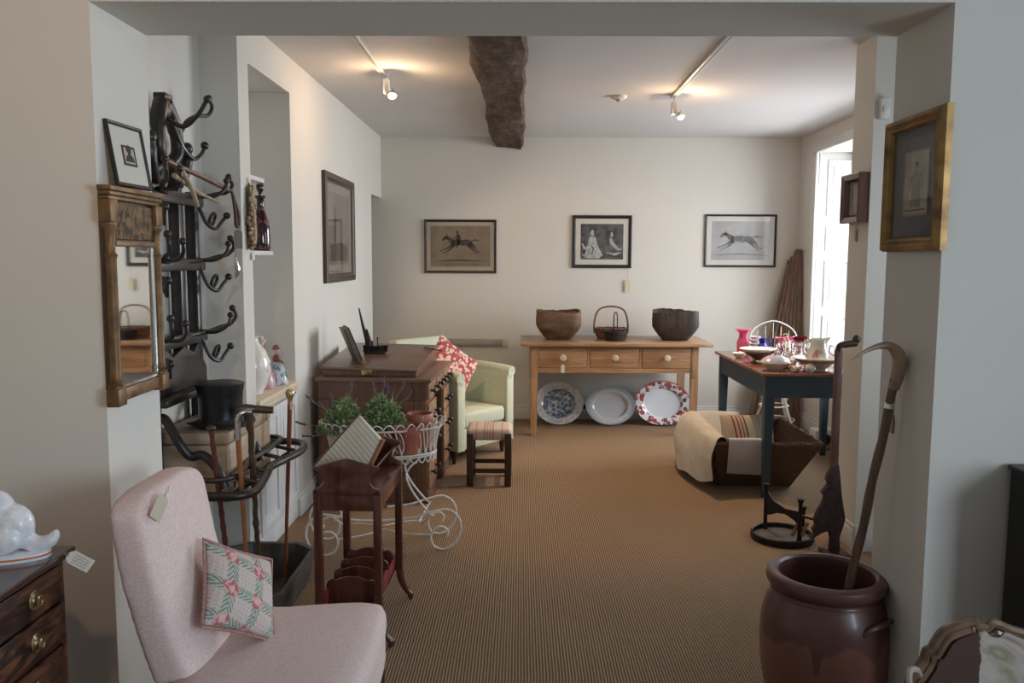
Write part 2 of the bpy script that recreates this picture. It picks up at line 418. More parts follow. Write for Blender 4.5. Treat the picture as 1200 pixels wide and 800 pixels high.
# built-in cupboard under the niche
BT = 0.80
mb = MB(); mb.box(-1.62, XL+0.02, n0, n1, BT-0.035, BT, 0.006).box(-1.62, XL+0.008, n0, n1, BT-0.06, BT-0.035, 0.004)
t = thing('fitted_cupboard', 'low white painted cupboard fitted into the chimney niche', 'cupboard', (-1.4, (n0+n1)/2, 0))
CUPW = mk('cupboard_paint', (0.74, 0.75, 0.76), (0.70, 0.71, 0.72), 0.45, scale=3)
mb.build('top', mk('worn_cream_paint', (0.72, 0.62, 0.47), (0.66, 0.55, 0.40), 0.5), t, True)
MB().box(-1.61, XL-0.012, n0+0.002, n1-0.002, 0, BT-0.06).box(XL-0.015, XL, n0+0.002, n1-0.002, 0, 0.1, 0.004).build('carcass', CUPW, t, True)
for i in range(2):
    a = n0+0.012+i*(n1-n0-0.02)/2; b_ = a+(n1-n0-0.03)/2
    mb = MB(); mb.box(XL-0.014, XL+0.004, a, b_, 0.11, BT-0.07, 0.002)
    for q in (((a, a+0.05), (0.11, BT-0.07)), ((b_-0.05, b_), (0.11, BT-0.07)), ((a+0.051, b_-0.051), (0.11, 0.17)), ((a+0.051, b_-0.051), (BT-0.13, BT-0.07))): mb.box(XL+0.002, XL+0.012, q[0][0], q[0][1], q[1][0], q[1][1], 0.003)
    mb.box(XL+0.003, XL+0.008, a+0.075, b_-0.075, 0.2, BT-0.16, 0.003)
    d = mb.build('door', CUPW, t, True)
# niche shelves, behind the left return
for z, tx, wd in ((1.535, 'lower white painted niche shelf holding the ruby decanter', 0.36), (1.90, 'upper white painted shelf in the niche, empty at its edge', 0.24)):
    s = thing('niche_shelf', tx, 'shelf', (-1.45, n0+wd/2, z-0.022))
    MB().box(-1.62, -1.31, n0, n0+wd+0.04, z-0.022, z, 0.003).build('board', W_GLOSS, s, True)
    for yb_ in (n0+0.001, n0+wd-0.05): MB().prism([(-1.62, z-0.022), (-1.36, z-0.022), (-1.40, z-0.05), (-1.62, z-0.09)], yb_, yb_+0.02, 'y').build('bracket', W_PAINT, s, True)
# wires and switches
def plate(name, label, cat, x0, x1, y0, y1, z0, z1, mat, mid):
    o = thing(name, label, cat, ((x0+x1)/2, (y0+y1)/2, z0)); MB().box(x0, x1, y0, y1, z0, z1, 0.004).build('plate', mat, o, True)
    MB().box(*mid, 0.002).build('rocker', mat, o, True)
plate('alarm_sensor', 'small white alarm sensor high on the pier right of the window', 'sensor', 1.755, 1.80, 4.155, 4.19, 2.19, 2.29, W_GLOSS, (1.765, 1.79, 4.148, 4.156, 2.22, 2.25))
# ---------------------------------------------------------------- pictures and mirrors
def frame_loop(mb, w, h, prof):
    """mitred frame round a w by h opening-outer size; prof = (inset, proud) pairs from the outer back edge inwards"""
    t = bmesh.new(); L = []
    for d, p in prof:
        L.append([t.verts.new((sx*(w/2-d), -p, sz*(h/2-d)+h/2)) for sx, sz in ((-1,-1),(1,-1),(1,1),(-1,1))])
    for A, B in zip(L, L[1:]):
        for k in range(4): t.faces.new((A[k], A[(k+1) % 4], B[(k+1) % 4], B[k]))
    return mb.add(t)
def picture(name, label, loc, rz, w, h, border, depth, fmat, mount, mmat, pmat, tilt=0, group=None, slip=None, prof=None, glaze=True):
    """framed picture facing local -y, bottom centre at loc"""
    o = thing(name, label, 'picture', loc, rz, group); T = Matrix.Rotation(tilt, 4, 'X')
    prof = prof or [(0, 0), (0, depth*0.8), (border*0.25, depth), (border*0.6, depth*0.9), (border*0.85, depth*0.6), (border, depth*0.55), (border, 0.004)]
    mb = MB(); mb.M = T; frame_loop(mb, w, h, prof); mb.build('frame', fmat, o, ang=20)
    mb = MB(); mb.M = T; mb.box(-w/2+border*0.5, w/2-border*0.5, -0.006, 0, border*0.5, h-border*0.5); mb.build('mount', mmat, o)
    if slip:
        mb = MB(); mb.M = T; d = mount-0.006
        iw, ih = w-2*(border+d), h-2*(border+d); mb2 = frame_loop(MB(), iw, ih, [(0, 0.006), (0, 0.0085), (0.006, 0.0085), (0.006, 0.006)])
        mb2.b.transform(T @ Matrix.Translation((0, 0, border+d))); mb2.build('slip', slip, o)
    mb = MB(); mb.M = T; a = border+mount; mb.box(-w/2+a, w/2-a, -0.0075, -0.005, a, h-a); p = mb.build('print', pmat, o)
    if glaze:
        mb = MB(); mb.M = T; mb.box(-w/2+border*0.9, w/2-border*0.9, -depth*0.55, -depth*0.55+0.0015, border*0.9, h-border*0.9); mb.build('glass', PANE, o)
    return o, p, T, a
def drawing(parent, T, polys, mat, x0, z0, sx, sz, y=-0.0082):
    """flat inked shapes lying on a print"""
    mb = MB(); mb.M = T
    for P in polys: mb.prism([(x0+a*sx, z0+b_*sz) for a, b_ in P], y, -0.007, 'y')
    return mb.build('figure', mat, parent, smooth=False)
def thick(pts, ws):
    """polyline turned into a tapering flat band"""
    L, Rr = [], []
    for i, (a, b_) in enumerate(pts):
        p = pts[max(i-1, 0)]; q = pts[min(i+1, len(pts)-1)]; dx, dy = q[0]-p[0], q[1]-p[1]; l = math.hypot(dx, dy) or 1
        nx, ny = -dy/l*ws[i]/2, dx/l*ws[i]/2; L.append((a+nx, b_+ny)); Rr.append((a-nx, b_-ny))
    return L+Rr[::-1]
def oval(cx, cy, rx, ry, n=16): return [(cx+rx*math.cos(2*PI*k/n), cy+ry*math.sin(2*PI*k/n)) for k in range(n)]
def horse(rider):
    P = [thick([(0.30, 0.56), (0.42, 0.58), (0.55, 0.56), (0.66, 0.58), (0.74, 0.57)], [0.06, 0.16, 0.15, 0.16, 0.08]),
         thick([(0.34, 0.58), (0.26, 0.66), (0.19, 0.72)], [0.15, 0.09, 0.07]),
         thick([(0.21, 0.72), (0.15, 0.68), (0.10, 0.62)], [0.08, 0.07, 0.04]),
         thick([(0.20, 0.76), (0.205, 0.81)], [0.02, 0.01]),
         thick([(0.34, 0.53), (0.22, 0.42), (0.12, 0.37), (0.05, 0.33)], [0.08, 0.035, 0.025, 0.03]),
         thick([(0.38, 0.52), (0.26, 0.37), (0.15, 0.30), (0.11, 0.27)], [0.08, 0.035, 0.02, 0.03]),
         thick([(0.70, 0.55), (0.80, 0.46), (0.84, 0.36), (0.93, 0.30)], [0.12, 0.06, 0.03, 0.03]),
         thick([(0.67, 0.52), (0.75, 0.40), (0.82, 0.32), (0.87, 0.25)], [0.11, 0.05, 0.025, 0.03]),
         thick([(0.73, 0.60), (0.82, 0.64), (0.93, 0.61)], [0.02, 0.05, 0.01])]
    if rider: P += [thick([(0.47, 0.60), (0.46, 0.72), (0.44, 0.80)], [0.11, 0.08, 0.05]), oval(0.435, 0.85, 0.028, 0.035), thick([(0.46, 0.60), (0.44, 0.50), (0.40, 0.44)], [0.05, 0.04, 0.04]), thick([(0.45, 0.76), (0.38, 0.70), (0.32, 0.70)], [0.035, 0.025, 0.02])]
    else: P += [thick([(0.48, 0.655), (0.56, 0.66)], [0.02, 0.02])]
    return P
SEPIA = mk('sepia_engraving', (0.27, 0.21, 0.155), (0.21, 0.16, 0.115), 0.8, scale=9, detail=8)
GREYP = mk('grey_engraving', (0.46, 0.46, 0.45), (0.36, 0.36, 0.36), 0.8, scale=6, detail=8)
INKB = mk('brown_ink', (0.085, 0.065, 0.05), (0.055, 0.042, 0.035), 0.8, scale=50)
INKG = mk('grey_ink', (0.20, 0.20, 0.20), (0.11, 0.11, 0.115), 0.8, scale=50)
MOUNT = mk('cream_mount', (0.66, 0.64, 0.58), (0.62, 0.60, 0.54), 0.8, scale=5)
MOUNTT = mk('tan_mount', (0.46, 0.40, 0.33), (0.42, 0.36, 0.29), 0.8, scale=5)
YW = YB-0.001
o, p, T, a = picture('horse_print', 'black framed brown engraving of a mounted galloping horse, left on the back wall', (-0.560, YW, 1.367), 0, 0.668, 0.49, 0.022, 0.02, BLACK, 0.035, MOUNTT, SEPIA)
drawing(p, T, horse(True), INKB, -0.21, a+0.03, 0.42, 0.34)
drawing(p, T, [thick([(0.02, 0.1), (0.5, 0.14), (0.98, 0.1)], [0.01, 0.06, 0.01]), thick([(0.1, 0.02), (0.9, 0.02)], [0.012, 0.012])], INKB, -0.26, a+0.02, 0.52, 0.3)
o, p, T, a = picture('horse_print', 'black framed pale engraving of a riderless running horse, beside the window corner', (2.017, YW, 1.434), 0, 0.656, 0.48, 0.018, 0.02, BLACK, 0.045, MOUNT, GREYP)
drawing(p, T, horse(False), INKG, -0.23, a+0.0, 0.46, 0.34)
drawing(p, T, [thick([(0.02, 0.12), (0.5, 0.16), (0.98, 0.1)], [0.01, 0.03, 0.01])], INKG, -0.27, a+0.01, 0.54, 0.3)
DARKP = mk('dark_engraving', (0.14, 0.14, 0.14), (0.035, 0.035, 0.035), 0.8, scale=14, detail=8)
o, p, T, a = picture('portrait_print', 'square black framed engraving of two seated figures above the pine table', (0.745, YW, 1.42), 0, 0.548, 0.481, 0.03, 0.022, BLACK, 0.048, MOUNT, DARKP)
LTI = mk('pale_engraving', (0.52, 0.52, 0.50), (0.28, 0.28, 0.28), 0.8, scale=40)
drawing(p, T, [oval(0.27, 0.76, 0.055, 0.085), [(0.20, 0.62), (0.27, 0.67), (0.35, 0.62), (0.40, 0.40), (0.52, 0.12), (0.44, 0.03), (0.10, 0.04), (0.05, 0.2), (0.16, 0.4)],
    oval(0.72, 0.70, 0.045, 0.07), thick([(0.70, 0.60), (0.74, 0.45), (0.86, 0.30), (0.97, 0.28)], [0.05, 0.10, 0.07, 0.03]), thick([(0.60, 0.2), (0.80, 0.14), (0.95, 0.2)], [0.02, 0.07, 0.02]), thick([(0.03, 0.45), (0.10, 0.30), (0.06, 0.1)], [0.04, 0.06, 0.04])], LTI, -0.196, a, 0.392, 0.325)
drawing(p, T, [thick([(0.22, 0.78), (0.24, 0.86), (0.32, 0.84), (0.33, 0.70)], [0.03, 0.05, 0.05, 0.02]), thick([(0.68, 0.66), (0.68, 0.80), (0.77, 0.79), (0.79, 0.58)], [0.03, 0.05, 0.05, 0.03]), thick([(0.22, 0.45), (0.30, 0.30), (0.26, 0.12)], [0.01, 0.03, 0.01])], INK, -0.196, a, 0.392, 0.325, -0.009)
# left wall picture, only a dim reflection in its glass
o, p, T, a = picture('framed_print', 'tall dark framed dim print hanging on the left wall past the niche', (XL+0.001, 5.865, 1.335), R(90), 0.93, 0.73, 0.06, 0.03, DARKW, 0.06, mk('dim_mount', (0.30, 0.27, 0.23)), mk('dim_print', (0.26, 0.22, 0.18), (0.17, 0.14, 0.12), 0.7, scale=3))
drawing(p, T, [[(0.1, 0.05), (0.9, 0.05), (0.9, 0.25), (0.6, 0.32), (0.1, 0.28)], thick([(0.3, 0.3), (0.32, 0.6), (0.3, 0.85)], [0.06, 0.1, 0.03])], INKB, -0.34, a, 0.68, 0.49)
# gilt framed portrait on the right jamb
prof = [(0, 0), (0, 0.018), (0.006, 0.03), (0.016, 0.034), (0.024, 0.026), (0.03, 0.030), (0.036, 0.026), (0.042, 0.014), (0.042, 0.004)]
o, p, T, a = picture('gilt_portrait', 'gilt framed small full-length portrait in a wide black mount on the right jamb', (1.144, 2.43, 1.527), R(-90), 0.355, 0.39, 0.042, 0.032, mk('antique_gilt', (0.40, 0.25, 0.09), (0.13, 0.065, 0.03), 0.42, 0.65, 14, bump=0.25, lo=0.3, hi=0.7), 0.066, INK, mk('portrait_paper', (0.36, 0.31, 0.235), (0.26, 0.22, 0.165), 0.8, scale=20), prof=prof, slip=GILTD)
drawing(p, T, [oval(0.5, 0.82, 0.07, 0.05), thick([(0.5, 0.76), (0.5, 0.62), (0.5, 0.45), (0.48, 0.12)], [0.16, 0.36, 0.28, 0.5]), thick([(0.3, 0.68), (0.2, 0.5), (0.4, 0.45)], [0.1, 0.09, 0.06]), thick([(0.7, 0.68), (0.78, 0.5), (0.6, 0.42)], [0.1, 0.09, 0.06])], mk('portrait_ink', (0.24, 0.21, 0.17), (0.15, 0.13, 0.105), 0.8, scale=60), -0.065, a, 0.13, 0.165)
drawing(p, T, [oval(0.5, 0.86, 0.075, 0.03), thick([(0.05, 0.06), (0.95, 0.06)], [0.03, 0.03])], INKB, -0.065, a, 0.13, 0.165, -0.009)
# small dark frame on the nib
o, p, T, a = picture('small_framed_print', 'small chunky dark wood framed print on the narrow pier', (1.734, 4.318, 1.69), R(-90), 0.235, 0.25, 0.045, 0.055, MAHOG, 0.012, GILTD, mk('small_print', (0.30, 0.28, 0.23), (0.18, 0.17, 0.14), 0.7, scale=30), prof=[(0, 0), (0, 0.05), (0.006, 0.055), (0.03, 0.045), (0.045, 0.025), (0.045, 0.004)])
# silhouette standing on the pier mirror
def silhouette():
    o, p, T, a = picture('silhouette_picture', 'small black framed silhouette portrait leaning on top of the pier mirror', (-1.128, 2.425, 1.698), R(88), 0.20, 0.185, 0.012, 0.012, BLACK, 0.058, MOUNT, mk('buff_paper', (0.50, 0.40, 0.28), (0.45, 0.36, 0.25), 0.8), tilt=R(-9), slip=INK)
    drawing(p, T, [[(0.15, 0.1), (0.25, 0.35), (0.42, 0.45), (0.40, 0.55), (0.30, 0.6), (0.30, 0.78), (0.45, 0.9), (0.65, 0.87), (0.72, 0.72), (0.66, 0.55), (0.62, 0.45), (0.80, 0.32), (0.88, 0.1)]], INK, -0.035, a, 0.07, 0.06)
silhouette()
# pier mirror on the left jamb
def pier_mirror():
    o = thing('pier_mirror', 'narrow gilt pier mirror with a carved frieze on the left jamb', 'mirror', (-1.152, 2.43, 1.085), R(91.7))
    W, H = 0.365, 0.61; h = W/2
    CARV = mk('carved_gilt', (0.22, 0.125, 0.055), (0.045, 0.027, 0.016), 0.5, 0.3, 38, bump=1.0, lo=0.42, hi=0.58, bd=0.02)
    MB().box(-h+0.02, h-0.02, -0.012, 0, 0.02, H-0.02).build('backboard', DARKW, o)
    mb = MB()   # cornice
    mb.box(-h, h, -0.040, 0, H-0.014, H, 0.003).box(-h+0.006, h-0.006, -0.034, 0, H-0.026, H-0.014, 0.003).box(-h+0.012, h-0.012, -0.028, 0, H-0.038, H-0.026, 0.003)
    mb.build('cornice', GILTD, o)
    MB().box(-h+0.055, h-0.055, -0.022, 0, H-0.145, H-0.045, 0.004).build('frieze', CARV, o)
    MB().box(-h+0.05, h-0.05, -0.027, 0, H-0.165, H-0.148, 0.003).build('rail', GILTD, o)
    for s in (-1, 1):
        c = s*(h-0.03)
        mb = MB().lathe([(0.0, 0.05), (0.021, 0.05), (0.021, 0.058), (0.015, 0.064), (0.018, 0.072), (0.016, 0.09), (0.015, H-0.20), (0.019, H-0.19), (0.013, H-0.182), (0.015, H-0.12), (0.021, H-0.11), (0.021, H-0.10), (0.0, H-0.10)], 14, (c, -0.018, 0))
        mb.build('column', GILTD, o)
        MB().box(c-0.026, c+0.026, -0.036, 0, 0.0, 0.05, 0.003).build('plinth_block', GILTD, o)
        MB().box(c-0.024, c+0.024, -0.034, 0, H-0.10, H-0.038, 0.003).build('capital_block', GILTD, o)
    MB().box(-h+0.05, h-0.05, -0.026, 0, 0.008, 0.045, 0.004).build('rail', GILTD, o)
    MB().box(-h+0.048, h-0.048, -0.0135, -0.012, 0.045, H-0.148).build('mirror_glass', MIRROR, o)
    f = frame_loop(MB(), 2*h-0.098, H-0.195, [(0, 0.012), (0, 0.02), (0.006, 0.018), (0.009, 0.013)]); f.b.transform(Matrix.Translation((0, 0, 0.046))); f.build('bevelled_edge', mk('bevelled_glass', (0.50, 0.50, 0.48), (0.36, 0.36, 0.34), 0.15, 0.7, 6), o)
pier_mirror()
# price tags -----------------------------------------------------------
def price_tag(label, loc, rz, w=0.03, h=0.055, string=0.03, tilt=0.0, mat=None, roll=0.0, group=None, writing=False):
    o = thing('price_tag', label, 'tag', loc, rz, group)
    mb = MB(); mb.M = Matrix.Rotation(tilt, 4, 'X') @ Matrix.Rotation(roll, 4, 'Y')
    mb.prism([(-w/2, -string-h), (w/2, -string-h), (w/2, -string-w*0.3), (w*0.25, -string), (-w*0.25, -string), (-w/2, -string-w*0.3)], -0.0006, 0.0006, 'y').build('card', mat or PAPER, o)
    mb = MB(); mb.M = Matrix.Rotation(tilt, 4, 'X') @ Matrix.Rotation(roll, 4, 'Y')
    mb.tube(spline([(0, -0.001, -string-0.004), (0.003, -0.002, -string*0.5), (0.0, 0, 0), (-0.003, -0.002, -string*0.5), (0, -0.001, -string-0.004)], 4), 0.0007, 5).build('string', STRING, o)
    if writing:
        for k in range(4):
            mb = MB(); mb.M = Matrix.Rotation(tilt, 4, 'X') @ Matrix.Rotation(roll, 4, 'Y'); x = -w*0.30+k*w*0.19
            mb.tube([(x+0.0012*((j*7+k*3) % 5-2)*0.5, -0.0008, -string-h*(0.25+0.6*j/9)) for j in range(10)], 0.0006, 4).build('handwriting', INK, o)
    return o
price_tag('cream price tag hanging below the square engraving', (0.985, 7.682, 1.425), 0, 0.045, 0.11, 0.115)
price_tag('white price tag hanging from the left knob of the pine table', (0.355, 6.895, 0.655), 0, 0.03, 0.07, 0.035, mat=MOUNT)
price_tag('small brown tag dangling below the small dark frame', (1.728, 4.33, 1.688), R(-90), 0.022, 0.06, 0.03, mat=mk('brown_card', (0.34, 0.22, 0.13)))
price_tag('small buff card hanging beside the horn handled crook', (1.140, 2.53, 1.035), R(-90), 0.045, 0.062, 0.0, mat=mk('buff_card', (0.33, 0.28, 0.19)))

# ---------------------------------------------------------------- track lights
def track(label, x, y1, hang, group):
    o = thing('track_light', label, 'light', (x, y1, HC))
    MB().box(x-0.017, x+0.017, 2.64, y1, HC-0.018, HC, 0.002).build('track', W_GLOSS, o, True)
    MB().box(x-0.006, x+0.006, 2.66, y1-0.01, HC-0.0185, HC-0.014).build('groove', GREYP, o, True)
    hx, hy = hang
    s = MB(); s.tube([(hx, hy, HC-0.018), (hx, hy, HC-0.05)], 0.006, 8); s.build('stem', W_GLOSS, o, True)
    return o
TR1 = track('left ceiling track with a single lit spot head', -0.83, 5.06, (-0.80, 5.03), None)
TR2 = track('right ceiling track with a single lit spot head', 1.025, 5.77, (1.03, 5.72), None)
BULB = emis('lit_bulb', (1.0, 0.86, 0.68), 40)
def head(o, p, d):
    x, y, z = p
    MB().box(x-0.022, x+0.012, y-0.03, y+0.03, z-0.115, z-0.03, 0.006).build('lamp_holder', W_GLOSS, o, True)
    b0 = Vector((x+0.03, y-0.01, z-0.09)); d = Vector(d).normalized()
    g = MB(); q = d.to_track_quat('Z', 'Y').to_matrix().to_4x4(); g.M = Matrix.Translation(b0) @ q
    g.lathe([(0.010, 0.0), (0.014, 0.01), (0.026, 0.045), (0.027, 0.05), (0.024, 0.048), (0.012, 0.012)], 16); g.build('reflector', SILVER, o, True)
    g = MB().ell(b0+d*0.045, 0.019, seg=12); g.build('bulb', BULB, o, True)
    return b0+d*0.075
e1 = head(TR1, (-0.80, 5.03, HC-0.02), (0.1, -0.6, -1)); e2 = head(TR2, (1.03, 5.72, HC-0.02), (0.2, -0.4, -1))
for e in (e1, e2):
    l = bpy.data.lights.new('track_bulb', 'POINT'); l.energy = 7; l.color = WARM; l.shadow_soft_size = 0.02
    q = bpy.data.objects.new('track_bulb', l); COL.objects.link(q); q.location = e
spot('spot_left', e1, (0.25, 7.1, 0.9), 45, 70, WARM, 0.5)
spot('spot_right', e2, (0.75, 5.6, 0), 90, 85, WARM, 0.5)
o = thing('smoke_detector', 'round smoke detector on the ceiling left of the right track', 'detector', (0.66, 5.78, HC))
MB().lathe([(0, 0), (0.055, 0), (0.053, -0.012), (0.04, -0.022), (0, -0.024)], 24, (0.66, 5.78, HC)).build('body', W_GLOSS, o, True)
MB().lathe([(0, -0.022), (0.018, -0.024), (0.016, -0.036), (0, -0.037)], 16, (0.66, 5.78, HC)).build('vent', GREYP, o, True)
# ---------------------------------------------------------------- chest of drawers, dog
def oval_pull(p, parent):
    """brass bail-less oval knob on a face looking to +x"""
    g = MB(); g.M = Matrix.Translation(p) @ Matrix.Rotation(R(90), 4, 'Y')
    g.lathe([(0.0, 0.0), (0.020, 0.0), (0.021, 0.002), (0.018, 0.004), (0.015, 0.003), (0.011, 0.005), (0.008, 0.008), (0.0125, 0.012), (0.013, 0.015), (0.009, 0.017), (0.007, 0.0155), (0.0, 0.017)], 24, sx=1.15, sy=0.95)
    return g.build('knob', BRASS, parent, True)
def front_chest():
    o = thing('chest_of_drawers', 'dark mahogany chest of drawers with oval brass knobs, bottom left', 'chest', (-1.35, 1.45, 0))
    Y0, Y1, XF = 0.96, 1.93, -1.105
    MB().box(-1.62, XF-0.02, Y0, Y1, 0.06, 0.775).build('carcass', MAHOGD, o, True)
    mb = MB(); mb.box(-1.64, XF+0.022, Y0-0.02, Y1+0.02, 0.787, 0.80, 0.004).box(-1.63, XF+0.012, Y0-0.01, Y1+0.01, 0.775, 0.787, 0.004); mb.build('top', wood('chest_top_mahogany', (0.085, 0.034, 0.024), (0.03, 0.014, 0.011), 1, 0.22, 0.4), o, True)
    for ys in (Y0, Y1-0.018): MB().box(XF-0.02, XF, ys, ys+0.018, 0.06, 0.775, 0.002).build('stile', MAHOGD, o, True)
    z = 0.768
    for i, h in enumerate((0.095, 0.105, 0.12, 0.155, 0.18)):
        d = MB().box(XF-0.02, XF+0.002, Y0+0.022, Y1-0.022, z-h+0.006, z-0.002, 0.002).build('drawer', MAHOGD, o, True)
        for y in (Y0+0.18, Y1-0.13): oval_pull((XF+0.002, y, z-h/2+0.002), d)
        z -= h
    MB().box(-1.62, XF+0.008, Y0, Y1, 0.0, 0.07, 0.006).build('plinth', MAHOGD, o, True)
front_chest()
price_tag('cream written price tag hanging off the corner of the mahogany chest', (-1.080, 1.895, 0.800), R(30), 0.032, 0.06, 0.008, R(-8), roll=R(-52), mat=mk('white_card', (0.66, 0.62, 0.54)), writing=True)
def china_dog():
    o = thing('china_dog', 'white china spaniel with a blue collar seated on the mahogany chest', 'figurine', (-1.235, 1.86, 0.8), R(8))
    SPG = mk('glazed_white_china', (0.82, 0.84, 0.86), (0.66, 0.70, 0.76), 0.28, scale=34, bump=0.9, coat=0.3, bd=0.006)
    SC = Matrix.Scale(1.12, 4); mb = MB(); mb.M = SC   # dog looks to local -x; tail at +x
    mb.ell((0.045, 0, 0.065), (0.045, 0.036, 0.050)); mb.ell((0.015, 0, 0.095), (0.040, 0.032, 0.050)); mb.ell((-0.015, 0, 0.115), (0.032, 0.029, 0.048))
    mb.ell((-0.022, 0, 0.165), (0.026, 0.024, 0.032)); mb.ell((-0.030, 0, 0.196), (0.028, 0.025, 0.026)); mb.ell((-0.056, 0, 0.188), (0.018, 0.014, 0.013))
    for s in (-1, 1):
        mb.ell((-0.020, s*0.026, 0.178), (0.012, 0.008, 0.028)); mb.ell((0.035, s*0.030, 0.045), (0.038, 0.016, 0.030))
        mb.tube([(-0.028, s*0.016, 0.10), (-0.032, s*0.018, 0.055), (-0.036, s*0.018, 0.022)], [0.014, 0.011, 0.012], 10); mb.ell((-0.045, s*0.018, 0.02), (0.016, 0.011, 0.009)); mb.ell((0.005, s*0.034, 0.02), (0.022, 0.011, 0.009))
    mb.tube(spline([(0.07, 0, 0.035), (0.098, 0.0, 0.026), (0.122, 0.0, 0.036), (0.134, 0.0, 0.056)], 4), [0.018, 0.019, 0.019, 0.018, 0.018, 0.017, 0.016, 0.015, 0.014, 0.012, 0.01, 0.007, 0.003], 10)
    b_ = mb.build('body', SPG, o); melt(b_, 0.0035, 5)
    mb = MB(); mb.M = SC; mb.tube([(-0.020+0.029*math.cos(k*PI/8), 0.027*math.sin(k*PI/8), 0.148+0.004*math.cos(k*PI/8)) for k in range(16)], 0.0045, 6, True); mb.build('collar', mk('blue_enamel', (0.08, 0.16, 0.55), rough=0.2), o)
    mb = MB(); mb.M = SC; mb.lathe([(0, 0), (0.1, 0), (0.102, 0.004), (0.1, 0.012), (0.094, 0.014), (0, 0.014)], 28, (0.018, 0, 0), 1.0, 0.5); mb.build('base', SPG, o)
    mb = MB(); mb.M = SC; mb.tube([(0.018+0.1015*math.cos(k*PI/14), 0.0505*math.sin(k*PI/14), 0.008) for k in range(28)], 0.0022, 5, True); mb.build('painted_band', mk('orange_enamel', (0.55, 0.16, 0.04), rough=0.25), o)
china_dog()
# ---------------------------------------------------------------- pink slipper chair and needlework cushion
def slipper_chair():
    o = thing('slipper_chair', 'low pale pink upholstered chair with a high sloping back', 'chair', (-0.68, 2.14, 0))
    m, b = newmat('pink_damask', 0.9, spec=0.15)
    n = noise(62, detail=2, dist=2.5); g = noise(5)
    f = ((n-0.5).abs()).lt(0.035); setc(b, mixc(f*0.75, (0.72, 0.555, 0.525), (0.86, 0.75, 0.73))); bumpn(b, noise(260, detail=1), 0.15, 0.002)
    X.nt = m.node_tree; PK = m
    # back: outline in (y,z), leaning away
    y0, y1 = 1.945, 2.37; t = bmesh.new()
    NU, NV = 24, 26; front, back = [], []
    for i in range(NV+1):
        v = i/NV; z = 0.36+v*(0.91-0.36)
        fr, bk = [], []
        for j in range(NU+1):
            u = j/NU; cy = (y0+y1)/2
            hw = (y1-y0)/2*(0.93+0.07*v)
            # rounded shoulders and a gently arched top
            s = (u-0.5)*2
            yy = cy+hw*s
            top = 0.912-0.028*abs(s)**4-0.015*max(0, abs(s)-0.82)/0.18
            zz = 0.36+v*(top-0.36)
            lean = -0.27*(zz-0.40)-0.02*math.sin(v*PI)
            puff = 0.03*(1-abs(s)**4)*(1-(2*v-1)**6)
            fr.append(Vector((-0.80+lean+puff, yy, zz))); bk.append(Vector((-0.80+lean-0.095+0.02*v, yy, zz)))
        front.append(fr); back.append(bk)
    VF = [[t.verts.new(p) for p in r] for r in front]; VB = [[t.verts.new(p) for p in r] for r in back]
    for i in range(NV):
        for j in range(NU):
            t.faces.new((VF[i][j], VF[i+1][j], VF[i+1][j+1], VF[i][j+1])); t.faces.new((VB[i][j], VB[i][j+1], VB[i+1][j+1], VB[i+1][j]))
        t.faces.new((VF[i][0], VB[i][0], VB[i+1][0], VF[i+1][0])); t.faces.new((VF[i][NU], VF[i+1][NU], VB[i+1][NU], VB[i][NU]))
    for j in range(NU):
        t.faces.new((VF[0][j], VF[0][j+1], VB[0][j+1], VB[0][j])); t.faces.new((VF[NV][j], VB[NV][j], VB[NV][j+1], VF[NV][j+1]))
    bmesh.ops.recalc_face_normals(t, faces=t.faces)
    mb = MB(); mb.add(t); bk = mb.build('backrest', PK, o, True, ang=50); melt(bk, 0.009, 14)
    # seat: plan outline with a bowed front
    P = [(-0.86, 1.86), (-0.86, 2.37), (-0.70, 2.42), (-0.52, 2.455), (-0.44, 2.455), (-0.405, 2.42), (-0.392, 2.30), (-0.388, 2.13), (-0.392, 1.96), (-0.405, 1.84), (-0.44, 1.805), (-0.52, 1.80), (-0.70, 1.82)]
    t = bmesh.new(); rings = []
    cx, cy = -0.62, 2.13
    prof = [(0.88, 0.27), (0.96, 0.275), (0.985, 0.30), (0.985, 0.37), (1.0, 0.40), (0.995, 0.425), (0.965, 0.445), (0.90, 0.456), (0.7, 0.463), (0.4, 0.468)]
    pts = [Vector((x, y, 0)) for x, y in P]; sp = spline(pts, 5, True)
    for s, z in prof: rings.append([t.verts.new((cx+(p.x-cx)*s, cy+(p.y-cy)*s, z)) for p in sp])
    n = len(sp)
    for A, B in zip(rings, rings[1:]):
        for k in range(n): t.faces.new((A[k], A[(k+1) % n], B[(k+1) % n], B[k]))
    c = t.verts.new((cx, cy, 0.47))
    for k in range(n): t.faces.new((rings[-1][k], rings[-1][(k+1) % n], c))
    t.faces.new(rings[0]); mb = MB(); mb.add(t); st = mb.build('seat', PK, o, True, ang=60)
    for x, y, sx, sy in ((-0.45, 1.87, 1, -1), (-0.45, 2.38, 1, 1)):
        mb = MB(); mb.tube(spline([(x, y, 0.30), (x+0.012*sx, y+0.012*sy, 0.24), (x+0.008*sx, y+0.008*sy, 0.16), (x-0.006*sx, y-0.006*sy, 0.07), (x+0.014*sx, y+0.014*sy, 0.015)], 4), [0.034, 0.035, 0.035, 0.034, 0.033, 0.030, 0.027, 0.023, 0.02, 0.018, 0.016, 0.015, 0.015, 0.016, 0.018, 0.02, 0.021], 12); mb.ell((x+0.016*sx, y+0.016*sy, 0.012), (0.024, 0.024, 0.012)); mb.build('leg', DARKW, o, True)
    for y in (1.98, 2.35): MB().bar((-0.80, y, 0.30), (-0.90, y, 0.0), 0.045, 0.045, 0.004, w1=0.03, h1=0.03).build('leg', DARKW, o, True)
    return o
slipper_chair()
